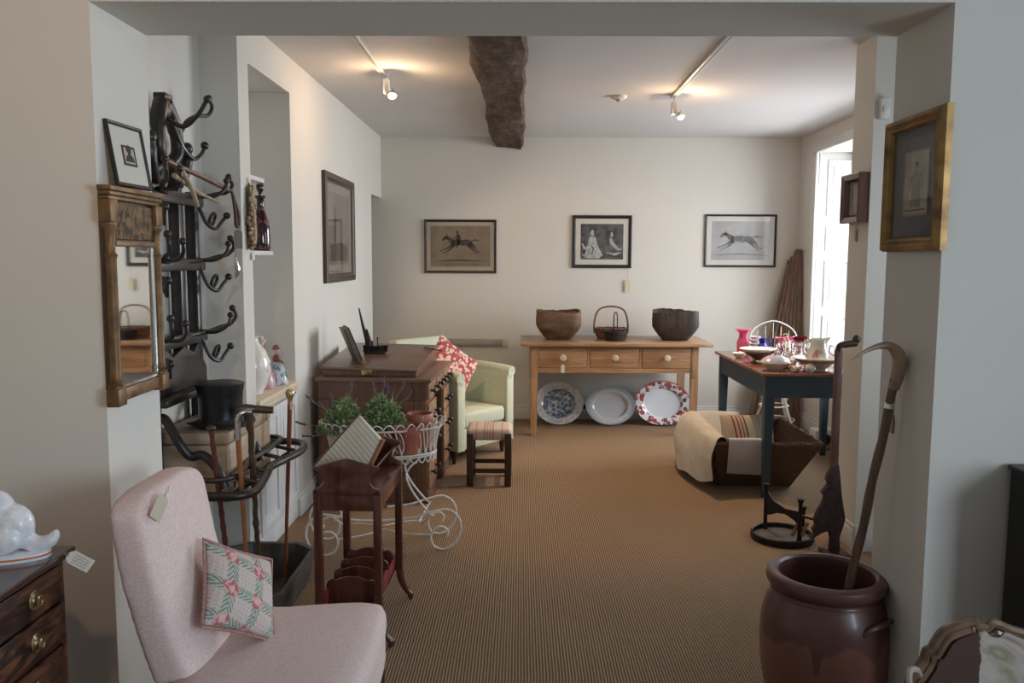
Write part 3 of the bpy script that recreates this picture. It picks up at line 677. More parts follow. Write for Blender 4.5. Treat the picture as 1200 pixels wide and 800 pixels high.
price_tag('buff price tag looped over the top corner of the pink chair', (-0.898, 2.06, 0.918), R(70), 0.034, 0.07, 0.028, R(-18), roll=R(48), mat=mk('buff_tag_card', (0.52, 0.46, 0.33)))
def pillow(name, w, h, th, mat, parent, M=None, n=14, pinch=0.06, part='cover'):
    t = bmesh.new(); G = {}
    for side in (1, -1):
        for i in range(n+1):
            for j in range(n+1):
                u, v = 2*i/n-1, 2*j/n-1
                edge = (i in (0, n) or j in (0, n))
                if side == -1 and edge: G[(side, i, j)] = G[(1, i, j)]; continue
                k = max(0, (1-u*u))*max(0, (1-v*v))
                x = w/2*u*(1-pinch*(1-v*v)*0+0)*(1-pinch*(1-abs(v)**1.5)*abs(u)); z = h/2*v*(1-pinch*(1-abs(u)**1.5)*abs(v))
                G[(side, i, j)] = t.verts.new((x, -side*th/2*k**0.45, z))
        for i in range(n):
            for j in range(n): 
                q = [G[(side, i, j)], G[(side, i+1, j)], G[(side, i+1, j+1)], G[(side, i, j+1)]]
                t.faces.new(q if side == 1 else q[::-1])
    mb = MB()
    if M: mb.M = M
    mb.add(t); c = mb.build(part, mat, parent, ang=180); soft(c, 1)
    return c
def piping(w, h, r, mat, parent, M, pinch=0.06, n=14):
    pts = []
    for a, b_ in [(i, -1) for i in range(n)] + [(1, j) for j in range(n)] + [(-i, 1) for i in range(n)] + [(-1, -j) for j in range(n)]: pass
    E = []
    for k in range(n): E.append((2*k/n-1, -1))
    for k in range(n): E.append((1, 2*k/n-1))
    for k in range(n): E.append((1-2*k/n, 1))
    for k in range(n): E.append((-1, 1-2*k/n))
    for u, v in E: pts.append((w/2*u*(1-pinch*(1-abs(v)**1.5)*abs(u)), 0, h/2*v*(1-pinch*(1-abs(u)**1.5)*abs(v))))
    mb = MB(); mb.M = M; mb.tube(pts, r, 8, True); return mb.build('piping', mat, parent)
def needle_mat():
    m, b = newmat('needlework', 0.95, spec=0.1)
    x, y, z = coords(); s = 0.118
    u = (x+z)/s; v = (x-z)/s
    fu, fv = u.frac(), v.frac()
    du, dv = (fu-0.5).abs(), (fv-0.5).abs()            # 0.5 on the lattice lines
    line_u = du.gt(0.33); line_v = dv.gt(0.33)
    # chevron leaves along the lines
    ch_u = ((fv*6+(0.5-du)*9).frac()).lt(0.62); ch_v = ((fu*6+(0.5-dv)*9).frac()).lt(0.62)
    leaf = (line_u*ch_u).max(line_v*ch_v)
    nd = (((0.5-du)*(0.5-du)+(0.5-dv)*(0.5-dv)).sqrt())+(noise(45, detail=2)-0.5)*0.30  # distance to nodes
    rose = nd.lt(0.235); core = nd.lt(0.10); petal = noise(75, detail=1).gt(0.5)
    cell = (((fu*8).frac()-0.5).abs().lt(0.30))*(((fv*8).frac()-0.5).abs().lt(0.30)); ring_ = cell*(1-(((fu*8).frac()-0.5).abs().lt(0.13))*(((fv*8).frac()-0.5).abs().lt(0.13)))
    inside = (1-line_u.max(line_v))*ring_
    n = noise(160, detail=1)
    base = mixc(n, (0.50, 0.47, 0.43), (0.72, 0.66, 0.61))
    c = mixc(inside*0.65, base, (0.62, 0.30, 0.30)); c = mixc(leaf*(noise(60, detail=2)*1.2+0.15).min(0.9), c, (0.12, 0.23, 0.17))
    c = mixc(rose, c, (0.68, 0.40, 0.38)); c = mixc(rose*petal, c, (0.50, 0.16, 0.17)); c = mixc(core*0.6, c, (0.75, 0.56, 0.52))
    setc(b, c); bumpn(b, n, 0.4, 0.003); return m
def cushion1():
    o = thing('needlework_cushion', 'square needlework cushion with pink roses and green leaves on the pink chair', 'cushion', (-0.76, 2.16, 0.458), R(72))
    M = Matrix.Translation((0, 0, 0.142)) @ Matrix.Rotation(R(-29), 4, 'X') @ Matrix.Rotation(R(34), 4, 'Y')
    c = pillow('c', 0.25, 0.24, 0.085, needle_mat(), o, M)
    piping(0.25, 0.24, 0.0042, mk('pink_piping', (0.48, 0.27, 0.24), (0.34, 0.17, 0.15), 0.9, scale=160), o, M)
cushion1()
# ---------------------------------------------------------------- mahogany canterbury stand with an open card book
def canterbury():
    o = thing('mahogany_stand', 'small mahogany canterbury stand with scrolled top and curled feet', 'stand', (-0.65, 3.3, 0), R(-2))
    w, d = 0.115, 0.22
    for sx in (-1, 1):
        for sy in (-1, 1):
            mb = MB(); mb.bar((sx*w, sy*d, 0.14), (sx*w, sy*d, 0.62), 0.03, 0.03, 0.002)
            mb.tube(spline([(sx*w, sy*d, 0.15), (sx*(w+0.006), sy*(d+0.0), 0.10), (sx*(w+0.028), sy*(d+0.004), 0.05), (sx*(w+0.05), sy*(d+0.008), 0.022), (sx*(w+0.040), sy*(d+0.006), 0.010)], 4), [0.017, 0.017, 0.016, 0.016, 0.015, 0.0145, 0.014, 0.0135, 0.013, 0.0125, 0.012, 0.012, 0.012, 0.0125, 0.0125, 0.0125, 0.010], 10); mb.build('leg', MAHOG, o)
    # scrolled end panels
    for sy in (-1, 1):
        P = [(-w-0.012, 0.605), (w+0.012, 0.605), (w+0.012, 0.625), (w-0.012, 0.632), (w-0.028, 0.65), (w-0.026, 0.672), (w-0.008, 0.69), (w+0.008, 0.70), (w+0.010, 0.712)]
        P += [(w*0.55, 0.728), (0, 0.745), (-w*0.55, 0.728)]
        P += [(-w-0.010, 0.712), (-w-0.008, 0.70), (-w+0.008, 0.69), (-w+0.026, 0.672), (-w+0.028, 0.65), (-w+0.012, 0.632), (-w-0.012, 0.625)]
        MB().prism(P, sy*(d+0.008)-0.007, sy*(d+0.008)+0.007, 'y', 0.002).build('end_panel', MAHOG, o)
        MB().box(-w, w, sy*d-0.009, sy*d+0.009, 0.54, 0.605, 0.002).build('rail', MAHOG, o)
    MB().box(-w-0.015, w+0.015, -d-0.015, d+0.015, 0.600, 0.612, 0.003).build('shelf', MAHOG, o)
    for sx in (-1, 1): MB().box(sx*w-0.009, sx*w+0.009, -d, d, 0.54, 0.598, 0.002).build('rail', MAHOG, o)
    for sx in (-1, 1):    # V trough sides
        MB().hexa([(sx*0.035, -d, 0.615), (sx*0.043, -d, 0.615), (sx*0.043, d, 0.615), (sx*0.035, d, 0.615), (sx*0.100, -d, 0.70), (sx*0.108, -d, 0.70), (sx*0.108, d, 0.70), (sx*0.100, d, 0.70)], 0.002).build('trough_side', MAHOG, o)
    # magazine trough with scalloped dividers
    MB().box(-w+0.012, w-0.012, -d, d, 0.145, 0.158, 0.002).build('shelf', MAHOG, o)
    RED = mk('red_lacquer_lining', (0.26, 0.035, 0.045), (0.16, 0.02, 0.03), 0.4)
    for k, y in enumerate((-0.17, -0.06, 0.05, 0.16)):
        P = [(-w+0.014, 0.158), (w-0.014, 0.158), (w-0.014, 0.225)] + [(x, 0.225+0.035*math.cos(x/(w-0.014)*PI/2)+(0.012 if abs(x) > w*0.6 else 0)) for x in [(w-0.02)*(1-i/6) for i in range(13)]] + [(-w+0.014, 0.225)]
        MB().prism(P, y-0.005, y+0.005, 'y', 0.0015).build('divider', MAHOG, o)
    for sx in (-1, 1): MB().prism([(-d+0.02, 0.158), (d-0.02, 0.158), (d-0.02, 0.215), (0.08, 0.195), (0, 0.22), (-0.08, 0.195), (-d+0.02, 0.215)], sx*(w-0.018)-0.004, sx*(w-0.018)+0.004, 'x', 0.001).build('side_panel', RED, o)
    return o
canterbury()
def open_book():
    """stiff cream panels standing across the trough"""
    o = thing('cream_book', 'old open book with ribbed cream page edges propped in the mahogany stand', 'book', (-0.655, 3.17, 0.665), R(-6))
    m, b = newmat('page_edges', 0.85, spec=0.1); x, y, z = coords()
    st = ((x*0.72+z*0.69)*(2*PI/0.017)).sin()*0.5+0.5; n = noise(30)
    setc(b, mixc(st*0.5+n*0.4, (0.46, 0.42, 0.34), (0.74, 0.69, 0.58))); bumpn(b, st, 0.4, 0.004)
    # diamond leaning back
    P = [(-0.150, 0.018), (0.025, 0.222), (0.118, 0.130), (0.062, 0.012), (0.03, 0.0)]
    M = Matrix.Rotation(R(-10), 4, 'X')
    mb = MB(); mb.M = M; mb.prism(P, -0.030, 0.0, 'y', 0.002); mb.build('pages', m, o)
    L = wood('calf_leather', (0.30, 0.15, 0.07), (0.16, 0.075, 0.035), 0, 0.5)
    mb = MB(); mb.M = M; mb.bar((-0.153, -0.015, 0.022), (0.025, -0.015, 0.226), 0.036, 0.004, 0.001, upv=(0, 0, 1)).build('cover', L, o)
    mb = MB(); mb.M = M; mb.bar((0.121, -0.014, 0.133), (0.064, -0.014, 0.008), 0.038, 0.012, 0.002).build('spine', L, o)
open_book()
# ---------------------------------------------------------------- hall stand in the alcove and what it carries
HS = mk('ebonised_bentwood', (0.030, 0.022, 0.020), (0.012, 0.009, 0.009), 0.4, coat=0.1, scale=14)
def hook(mb, P, r=0.010, ball=0.015):
    s = spline(P, 6); n = len(s); mb.tube(s, [r*(1-0.25*i/n) for i in range(n)], 8); mb.ell(s[-1], ball, seg=10)
def hall_stand():
    o = thing('hall_stand', 'tall black bentwood hall stand with curled hooks standing in the left alcove', 'hall stand', (-1.4, 3.4, 0))
    xw = -1.425
    for y, z0, z1 in ((3.16, 0.0, 1.78), (3.43, 0.94, 1.80), (3.60, 0.0, 1.78)):
        MB().bar((xw, y, z0), (xw, y, z1), 0.05, 0.045, 0.01).build('upright', HS, o, True)
    # crown: two heavy scrolled members meeting under a cap
    for s, ys in ((-1, 3.2), (1, 3.38)):
        c = 3.29; mb = MB()
        mb.tube(spline([(-1.40, c+s*0.02, 2.10), (-1.39, c+s*0.075, 2.02), (-1.385, c+s*0.085, 1.92), (-1.40, c+s*0.045, 1.86), (-1.40, c+s*0.10, 1.80), (-1.385, c+s*0.16, 1.86), (-1.38, c+s*0.17, 1.94)], 6), [0.03]*8+[0.026]*16+[0.024]*10+[0.02]*3, 10)
        mb.ell((-1.38, c+s*0.17, 1.945), (0.024, 0.026, 0.026)); mb.build('crown_scroll', HS, o, True)
    MB().ell((-1.40, 3.29, 2.08), (0.03, 0.05, 0.05)).box(-1.425, -1.375, 3.255, 3.325, 2.11, 2.135, 0.006).build('crown_cap', HS, o, True)
    MB().tube(spline([(-1.42, 3.14, 1.80), (-1.40, 3.29, 1.87), (-1.42, 3.45, 1.80)], 8), 0.028, 10).build('crown_rail', HS, o, True)
    def hk(P, **k): mb = MB(); hook(mb, P, **k); mb.build('hook', HS, o, True)
    hk([(-1.38, 3.33, 2.04), (-1.37, 3.37, 2.00), (-1.36, 3.42, 2.05), (-1.345, 3.50, 2.085), (-1.335, 3.58, 2.10), (-1.33, 3.62, 2.14), (-1.335, 3.60, 2.175)])
    hk([(-1.38, 3.33, 2.02), (-1.365, 3.38, 1.94), (-1.355, 3.46, 1.905), (-1.345, 3.52, 1.93), (-1.34, 3.55, 1.97)], ball=0.018)
    hk([(-1.38, 3.25, 2.04), (-1.30, 3.23, 2.00), (-1.24, 3.22, 2.04), (-1.20, 3.22, 2.10)])
    # three tiers of outswept rails with double hooks
    for z in (1.74, 1.47, 1.16):
        MB().bar((-1.40, 3.12, z), (-1.40, 3.64, z), 0.03, 0.05, 0.006).build('cross_rail', HS, o, True)
        for s, y in ((-1, 3.16), (1, 3.58)):
            e = (-1.29, y+s*0.12)
            hk([(-1.40, y-s*0.14, z+0.01), (-1.36, y, z+0.02), (-1.33, y+s*0.06, z+0.035), (-1.30, y+s*0.10, z+0.045), (-1.285, y+s*0.135, z+0.08), (-1.295, y+s*0.12, z+0.115)])
            hk([(-1.39, y, z-0.01), (-1.36, y+s*0.01, z-0.09), (-1.335, y+s*0.05, z-0.115), (-1.32, y+s*0.085, z-0.085), (-1.305, y+s*0.11, z-0.055)], ball=0.016, r=0.009)
            hk([(-1.39, y-s*0.02, z+0.02), (-1.32, y-s*0.01, z+0.02), (-1.28, y+s*0.02, z+0.05), (-1.275, y+s*0.035, z+0.09)], r=0.009, ball=0.014)
            mb = MB(); cc = Vector((-1.35, y+s*0.055, z-0.075)); mb.tube([cc+Vector((0.01*math.sin(a), 0.028*math.cos(a), 0.028*math.sin(a))) for a in [k*PI/8 for k in range(16)]], 0.007, 8, True); mb.build('scroll_ring', HS, o, True)
    # shaped apron board and glove ledge
    P = [(3.13, 0.955), (3.64, 0.955), (3.64, 1.02), (3.60, 1.06), (3.61, 1.12), (3.56, 1.14), (3.50, 1.10), (3.40, 1.13), (3.29, 1.10), (3.22, 1.14), (3.16, 1.12), (3.17, 1.06), (3.13, 1.02)]
    MB().prism(P, -1.415, -1.395, 'x', 0.003).build('apron_board', HS, o, True)
    MB().box(-1.44, -1.345, 3.10, 3.68, 0.925, 0.953, 0.005).build('ledge', HS, o, True)
    # umbrella hoop
    loop = spline([(-1.38, 3.10, 0.62), (-1.22, 2.99, 0.62), (-1.108, 2.985, 0.62), (-1.046, 2.99, 0.62), (-1.004, 3.06, 0.62), (-1.035, 3.30, 0.62), (-1.055, 3.42, 0.62), (-1.03, 3.56, 0.62), (-1.005, 3.72, 0.62), (-1.03, 3.85, 0.62), (-1.10, 3.91, 0.62), (-1.19, 3.90, 0.62), (-1.265, 3.80, 0.62), (-1.38, 3.70, 0.62)], 6, True)
    MB().tube(loop, 0.017, 10, True).build('umbrella_hoop', HS, o, True)
    MB().tube(spline([(-1.38, 3.12, 0.655), (-1.16, 3.05, 0.66), (-1.09, 3.16, 0.66), (-1.13, 3.38, 0.655), (-1.11, 3.62, 0.66), (-1.12, 3.80, 0.66), (-1.20, 3.84, 0.66)], 6), 0.011, 8).build('inner_hoop', HS, o, True)
    for y in (3.14, 3.30, 3.52, 3.68): MB().tube([(-1.13, y, 0.655), (-1.025, y+0.01, 0.628)], 0.009, 8).build('divider_rod', HS, o, True)
    for y in (3.16, 3.60):
        MB().tube(spline([(-1.42, y, 0.86), (-1.37, y-0.03, 0.88), (-1.31, y-0.06, 0.80), (-1.27, y-0.05, 0.74), (-1.22, y-0.04, 0.74), (-1.16, y-0.06, 0.69), (-1.13, y-0.07, 0.62)], 6), 0.018, 10).build('bent_arm', HS, o, True)
    MB().box(-1.44, -1.135, 3.16, 3.74, 0.545, 0.565, 0.004).build('shelf', HS, o, True)
    for y in (3.2, 3.70): MB().bar((-1.15, y, 0.555), (-1.06, y, 0.615), 0.014, 0.014).build('shelf_stay', HS, o, True)
    # octagonal drip tray
    P = [(-1.36, 3.20), (-1.27, 3.10), (-1.06, 3.10), (-0.955, 3.20), (-0.955, 3.74), (-1.05, 3.82), (-1.27, 3.82), (-1.36, 3.74)]
    cx, cy = -1.155, 3.46; t = bmesh.new(); rr = []
    for s, z in ((0.88, 0.0), (1.0, 0.155), (0.93, 0.155), (0.82, 0.018)): rr.append([t.verts.new((cx+(x-cx)*s, cy+(y-cy)*(s if s == 1 else s*1.0), z)) for x, y in P])
    for A, B in zip(rr, rr[1:]):
        for k in range(8): t.faces.new((A[k], A[(k+1) % 8], B[(k+1) % 8], B[k]))
    t.faces.new(rr[-1]); t.faces.new(rr[0]); mb = MB(); mb.add(t); mb.build('drip_tray', mk('grey_tin', (0.13, 0.115, 0.105), (0.06, 0.053, 0.05), 0.5, 0.3, 8), o, True, ang=20)
    for y in (3.14, 3.62): MB().bar((-1.425, y, 0.0), (-1.33, y, 0.06), 0.035, 0.03, 0.004).build('foot', HS, o, True)
hall_stand()
# box and top hat
def hat_box():
    o = thing('wooden_box', 'pale wooden box with brass escutcheons on the hall stand shelf', 'box', (-1.285, 3.46, 0.566))
    BX = mk('pale_boxwood', (0.48, 0.37, 0.26), (0.36, 0.27, 0.18), 0.5, scale=5, stretch=(1, 1, 6))
    x0, x1, y0, y1 = -1.425, -1.15, 3.18, 3.735
    MB().box(x0, x1, y0, y1, 0.566, 0.765, 0.004).build('body', BX, o, True)
    MB().box(x0-0.002, x1+0.003, y0-0.002, y1+0.003, 0.769, 0.815, 0.005).build('lid', BX, o, True)
    for y in (3.26, 3.67):
        g = MB(); g.M = Matrix.Translation((x1+0.003, y, 0.79)) @ Matrix.Rotation(R(90), 4, 'Y'); g.lathe([(0, 0), (0.013, 0), (0.013, 0.002), (0.009, 0.003), (0.009, 0.001), (0, 0.001)], 20, sx=1.2, sy=0.8); g.build('escutcheon', BRASS, o, True)
    MB().box(x1, x1+0.004, 3.24, 3.31, 0.60, 0.605).box(x1, x1+0.004, 3.245, 3.25, 0.58, 0.6).box(x1, x1+0.004, 3.30, 3.305, 0.58, 0.6).build('bail_handle', IRON, o, True)
hat_box()
def top_hat():
    o = thing('top_hat', 'black silk top hat resting on the pale wooden box', 'hat', (-1.215, 3.30, 0.818))
    SILK = mk('black_silk', (0.014, 0.013, 0.016), (0.009, 0.009, 0.011), 0.35, scale=20, spec=0.35)
    MB().lathe([(0.0, 0.035), (0.088, 0.035), (0.0865, 0.05), (0.085, 0.09), (0.088, 0.14), (0.095, 0.172), (0.095, 0.178), (0.088, 0.181), (0.0, 0.181)], 36).build('crown', SILK, o)
    t = bmesh.new(); A, B = [], []; V = []
    for r, dz in ((0.086, 0.0), (0.105, -0.004), (0.128, 0.0), (0.135, 0.004), (0.128, 0.006), (0.105, 0.002), (0.086, 0.006)):
        V.append([t.verts.new((r*math.cos(a), r*0.98*math.sin(a), 0.03+dz-0.02*math.cos(a*1.0+0.0)**2*0 + (r-0.086)*0.55*abs(math.sin(a+0.3))**2)) for a in [2*PI*k/36 for k in range(36)]])
    for P, Q in zip(V, V[1:]):
        for k in range(36): t.faces.new((P[k], P[(k+1) % 36], Q[(k+1) % 36], Q[k]))
    mb = MB(); mb.add(t); mb.b.transform(Matrix.Translation((0, 0, -0.022))); mb.build('brim', SILK, o)
    MB().lathe([(0.0865, 0.008), (0.0895, 0.012), (0.0895, 0.036), (0.0865, 0.04)], 36).build('band', mk('grosgrain', (0.010, 0.010, 0.011), rough=0.7), o)
    MB().lathe([(0.0, 0.036), (0.086, 0.036), (0.086, 0.010), (0.088, 0.010)], 36).build('lining', SILK, o)
top_hat()
# walking sticks
CANE = wood('malacca_cane', (0.42, 0.17, 0.06), (0.26, 0.09, 0.03), 2, 0.3, 0.3)
REDW = wood('red_brown_cane', (0.13, 0.036, 0.026), (0.06, 0.018, 0.014), 2, 0.3, 0.3)
def stick(label, top, tip, r0, r1, mat, name='walking_stick'):
    o = thing(name, label, 'walking stick', tip); 
    return o
s = stick('dark twisted walking stick with a small knob, under the top hat brim', 0, (-1.13, 3.16, 0.022), 0, 0, None)
mb = MB(); top, tip = Vector((-1.165, 3.06, 0.86)), Vector((-1.13, 3.16, 0.022)); N = 60
mb.tube([top.lerp(tip, k/N) for k in range(N+1)], [0.0105+0.0013*math.sin(k*1.6) for k in range(N+1)], 10); mb.build('shaft', REDW, s, True)
MB().ell(top, (0.018, 0.018, 0.012)).build('knob', DARKW, s, True)
s = stick('golden brown cane with a curved silver handle in the hall stand', 0, (-1.09, 3.22, 0.022), 0, 0, None)
top, tip = Vector((-1.075, 3.09, 0.83)), Vector((-1.09, 3.22, 0.022))
MB().tube([top, tip], [0.0105, 0.0065], 12).build('shaft', CANE, s, True)
MB().tube(spline([top-Vector((0, 0, 0.02)), top+Vector((0, 0, 0.04)), top+Vector((0.006, 0, 0.072)), top+Vector((0.026, 0.01, 0.086)), top+Vector((0.048, 0.02, 0.083))], 5), [0.012]*6+[0.011]*8+[0.010]*7, 12).build('handle', SILVER, s, True)
s = stick('dark knobbly blackthorn stick with a root handle in the hall stand', 0, (-1.09, 3.36, 0.022), 0, 0, None)
top, tip = Vector((-1.075, 3.23, 0.885)), Vector((-1.09, 3.36, 0.022)); N = 44; rng = random.Random(5)
KN = wood('blackthorn', (0.10, 0.06, 0.035), (0.035, 0.022, 0.015), 2, 0.4, 0.3)
mb = MB().tube([top.lerp(tip, k/N)+Vector((rng.uniform(-.002, .002), rng.uniform(-.002, .002), 0)) for k in range(N+1)], [0.013-0.004*k/N+(0.004 if k % 7 == 3 else 0) for k in range(N+1)], 10); mb.build('shaft', KN, s, True)
MB().tube(spline([top+Vector((-0.045, -0.02, 0.012)), top+Vector((-0.015, -0.005, 0.02)), top+Vector((0.02, 0.01, 0.016)), top+Vector((0.085, 0.03, 0.008))], 5), [0.013, 0.015, 0.017, 0.018, 0.019, 0.019, 0.019, 0.018, 0.018, 0.017, 0.016, 0.016, 0.016, 0.0155, 0.015, 0.0145], 12).build('handle', KN, s, True)
MB().tube([top+Vector((0.083, 0.029, 0.008)), top+Vector((0.088, 0.031, 0.008))], 0.0135, 12).build('horn_tip', PAPER, s, True)
s = stick('slim red brown cane with a round gold knob, right end of the hall stand', 0, (-1.075, 3.66, 0.022), 0, 0, None)
top, tip = Vector((-1.045, 3.70, 0.86)), Vector((-1.075, 3.66, 0.022))
MB().tube([top, tip], [0.011, 0.007], 12).build('shaft', wood('reddish_cane', (0.32, 0.11, 0.05), (0.18, 0.05, 0.025), 2, 0.3, 0.3), s, True)
mb = MB(); mb.lathe([(0.0, -0.045), (0.0125, -0.045), (0.0115, -0.01), (0.012, 0.004), (0.018, 0.014), (0.021, 0.028), (0.018, 0.042), (0.009, 0.05), (0, 0.051)], 20, top); mb.build('knob', mk('gold_cap', (0.75, 0.60, 0.34), (0.55, 0.42, 0.22), 0.3, 0.8, 60), s, True)
# things hanging from the hooks
o = thing('hanging_riding_crop', 'brown leather crop with a loop hooked over the upper hall stand hooks', 'crop', (-1.32, 3.45, 1.79))
LEA = mk('brown_leather', (0.10, 0.055, 0.035), (0.06, 0.03, 0.02), 0.5)
MB().tube([(-1.36, 3.18, 1.87), (-1.31, 3.42, 1.83), (-1.285, 3.66, 1.795)], [0.009, 0.011, 0.010], 10).build('shaft', wood('crop_wood', (0.20, 0.10, 0.07), (0.10, 0.05, 0.035), 1, 0.4), o, True)
MB().tube(spline([(-1.285, 3.66, 1.797), (-1.275, 3.685, 1.78), (-1.27, 3.70, 1.70), (-1.268, 3.70, 1.645), (-1.262, 3.72, 1.64), (-1.262, 3.72, 1.70), (-1.275, 3.69, 1.775)], 5), 0.0075, 8).build('wrist_loop', LEA, o, True)
o = thing('hanging_pale_cane', 'pale bamboo cane lodged between the upper hooks of the hall stand', 'cane', (-1.30, 3.4, 1.74))
BAM = mk('pale_bamboo', (0.42, 0.32, 0.20), (0.25, 0.18, 0.11), 0.4, scale=30)
MB().tube([(-1.28, 3.08, 1.80), (-1.29, 3.35, 1.755), (-1.285, 3.56, 1.73)], [0.009, 0.008, 0.005], 10).build('shaft', BAM, o, True)
MB().tube([(-1.275, 3.12, 1.84), (-1.27, 3.22, 1.76), (-1.27, 3.27, 1.70)], [0.010, 0.010, 0.008], 10).build('crook', BAM, o, True)
price_tag('small brown tag hanging from the looped strap on the hall stand', (-1.262, 3.705, 1.645), R(35), 0.038, 0.085, 0.02, mat=mk('kraft_card', (0.17, 0.13, 0.11)))
o = thing('shoe_horn', 'silver shoe horn hanging from the middle row of hooks', 'shoe horn', (-1.283, 3.72, 1.42))
MB().tube([(-1.283, 3.715, 1.55), (-1.281, 3.72, 1.50)], 0.002, 6).build('loop', STRING, o, True)
MB().tube(spline([(-1.281, 3.72, 1.50), (-1.278, 3.722, 1.47), (-1.276, 3.725, 1.44), (-1.285, 3.72, 1.405)], 4), [0.004, 0.005, 0.007, 0.009, 0.010, 0.011, 0.012, 0.012, 0.011, 0.010, 0.008, 0.005, 0.002], 8).build('blade', SILVER, o, True)
# gilt sconce on the chimney strip
def sconce():
    o = thing('carved_sconce', 'small worn gilt carved wall ornament left of the niche', 'ornament', (XL+0.001, 3.915, 1.53))
    mb = MB(); c = 3.925
    rng = random.Random(11)
    mb.tube(spline([(XL+0.012, c, 1.54), (XL+0.018, c+0.004, 1.62), (XL+0.02, c, 1.72), (XL+0.014, c-0.003, 1.80), (XL+0.01, c, 1.85)], 5), [0.014, 0.02, 0.024, 0.026, 0.026, 0.025, 0.024, 0.022, 0.02, 0.02, 0.019, 0.017, 0.016, 0.014, 0.014, 0.012, 0.010, 0.009, 0.008, 0.006, 0.005], 10)
    for k in range(26):
        z = 1.545+0.285*k/25; s = 1 if k % 2 else -1; wv = 0.018+0.016*math.sin((z-1.54)*11)**2
        mb.ell((XL+0.014+rng.uniform(0, 0.014), c+s*wv, z), (0.010, 0.014, 0.012), seg=8)
    b_ = mb.build('carving', mk('tarnished_gilt', (0.28, 0.19, 0.10), (0.11, 0.075, 0.045), 0.45, 0.5, 60, bump=0.6), o, True); melt(b_, 0.0035, 1)
    mb = MB(); mb.tube([(XL+0.008, c, 1.845), (XL+0.006, c, 1.872)], 0.003, 6); mb.build('ring', BRASS, o, True)
sconce()
price_tag('white ticket hanging under the gilt carved ornament', (XL+0.012, 3.965, 1.545), R(90), 0.032, 0.035, 0.02, mat=W_GLOSS)
# niche contents
o = thing('ruby_decanter', 'tall ruby cut glass decanter with stopper on the niche shelf', 'decanter', (-1.345, 4.30, 1.536))
m, b = newmat('ruby_flash_glass', 0.08); z_ = coords()[2]; bands = ((z_*95).sin()).gt(0.55); n = noise(60); setc(b, mixc(bands*n.gt(0.5), (0.035, 0.006, 0.012), (0.22, 0.09, 0.10))); b.inputs['Transmission Weight'].default_value = 0.15; b.inputs['Coat Weight'].default_value = 0.6
MB().lathe([(0, 0), (0.042, 0), (0.046, 0.006), (0.047, 0.05), (0.046, 0.11), (0.040, 0.15), (0.026, 0.19), (0.019, 0.22), (0.018, 0.262), (0.021, 0.266), (0.030, 0.276), (0.028, 0.281), (0.014, 0.281), (0.0, 0.281)], 24).build('body', m, o)
MB().lathe([(0, 0.278), (0.010, 0.28), (0.009, 0.292), (0.019, 0.312), (0.021, 0.33), (0.014, 0.352), (0.005, 0.362), (0, 0.363)], 12).build('stopper', m, o)
o = thing('dark_bottle', 'small dark glass bottle behind the ruby decanter on the niche shelf', 'bottle', (-1.42, 4.37, 1.536))
MB().lathe([(0, 0), (0.035, 0), (0.037, 0.12), (0.03, 0.17), (0.016, 0.20), (0.016, 0.245), (0.02, 0.25), (0, 0.25)], 20).build('body', AMBG, o)
MB().lathe([(0, 0.25), (0.012, 0.25), (0.012, 0.262), (0, 0.263)], 12).build('cork', BLACK, o)
o = thing('white_vase', 'rounded white china vase with faint painted flowers on the cupboard top', 'vase', (-1.385, 4.22, 0.801))
VS = mk('painted_vase_china', (0.80, 0.78, 0.70), (0.78, 0.75, 0.66), 0.2, coat=0.4)
MB().lathe([(0, 0), (0.05, 0), (0.052, 0.01), (0.075, 0.05), (0.095, 0.11), (0.092, 0.17), (0.07, 0.225), (0.04, 0.26), (0.034, 0.285), (0.044, 0.30), (0.038, 0.30), (0.03, 0.285), (0, 0.28)], 28).build('body', VS, o)
mb = MB(); rng = random.Random(2)
for k in range(9):
    a = R(rng.uniform(-75, 60)); z = rng.uniform(0.07, 0.2); rr = 0.092-(abs(z-0.13)*0.1)
    mb.ell((rr*math.cos(a), rr*math.sin(a), z), (0.005, 0.008, 0.006), seg=8)
mb.build('painted_flowers', mk('faded_flower_enamel', (0.40, 0.30, 0.20), (0.30, 0.36, 0.22), 0.4, scale=60), o)
def china_lady(loc, label, sc, skirt, bodice, lean=0):
    o = thing('china_figure', label, 'figurine', loc, R(20))
    mb = MB(); mb.M = Matrix.Scale(sc, 4); mb.lathe([(0, 0), (0.062, 0), (0.064, 0.01), (0.058, 0.04), (0.046, 0.08), (0.03, 0.11), (0.022, 0.125), (0, 0.125)], 22, fn=lambda k, z: 1+0.05*math.sin(k*6*2*PI/22*1.0)*(1 if z < 0.1 else 0)); mb.build('skirt', skirt, o)
    mb = MB(); mb.M = Matrix.Scale(sc, 4); mb.ell((0, 0, 0.14), (0.022, 0.019, 0.03)); mb.tube([(0.0, 0.018, 0.158), (0.02, 0.034, 0.13), (0.035, 0.02, 0.115)], [0.009, 0.008, 0.006], 8); mb.tube([(0.0, -0.018, 0.158), (0.018, -0.035, 0.13), (0.036, -0.018, 0.118)], [0.009, 0.008, 0.006], 8); mb.build('bodice', bodice, o)
    mb = MB(); mb.M = Matrix.Scale(sc, 4); mb.ell((0.002, 0, 0.19), (0.015, 0.014, 0.019)); mb.tube([(0, 0, 0.165), (0, 0, 0.18)], 0.007, 8); mb.build('head', mk('flesh_china', (0.75, 0.55, 0.47), rough=0.25), o)
    mb = MB(); mb.M = Matrix.Scale(sc, 4); mb.lathe([(0, 0.222), (0.014, 0.218), (0.018, 0.205), (0.026, 0.198), (0.027, 0.194), (0.016, 0.197), (0, 0.2)], 18); mb.build('bonnet', bodice, o)
    return o
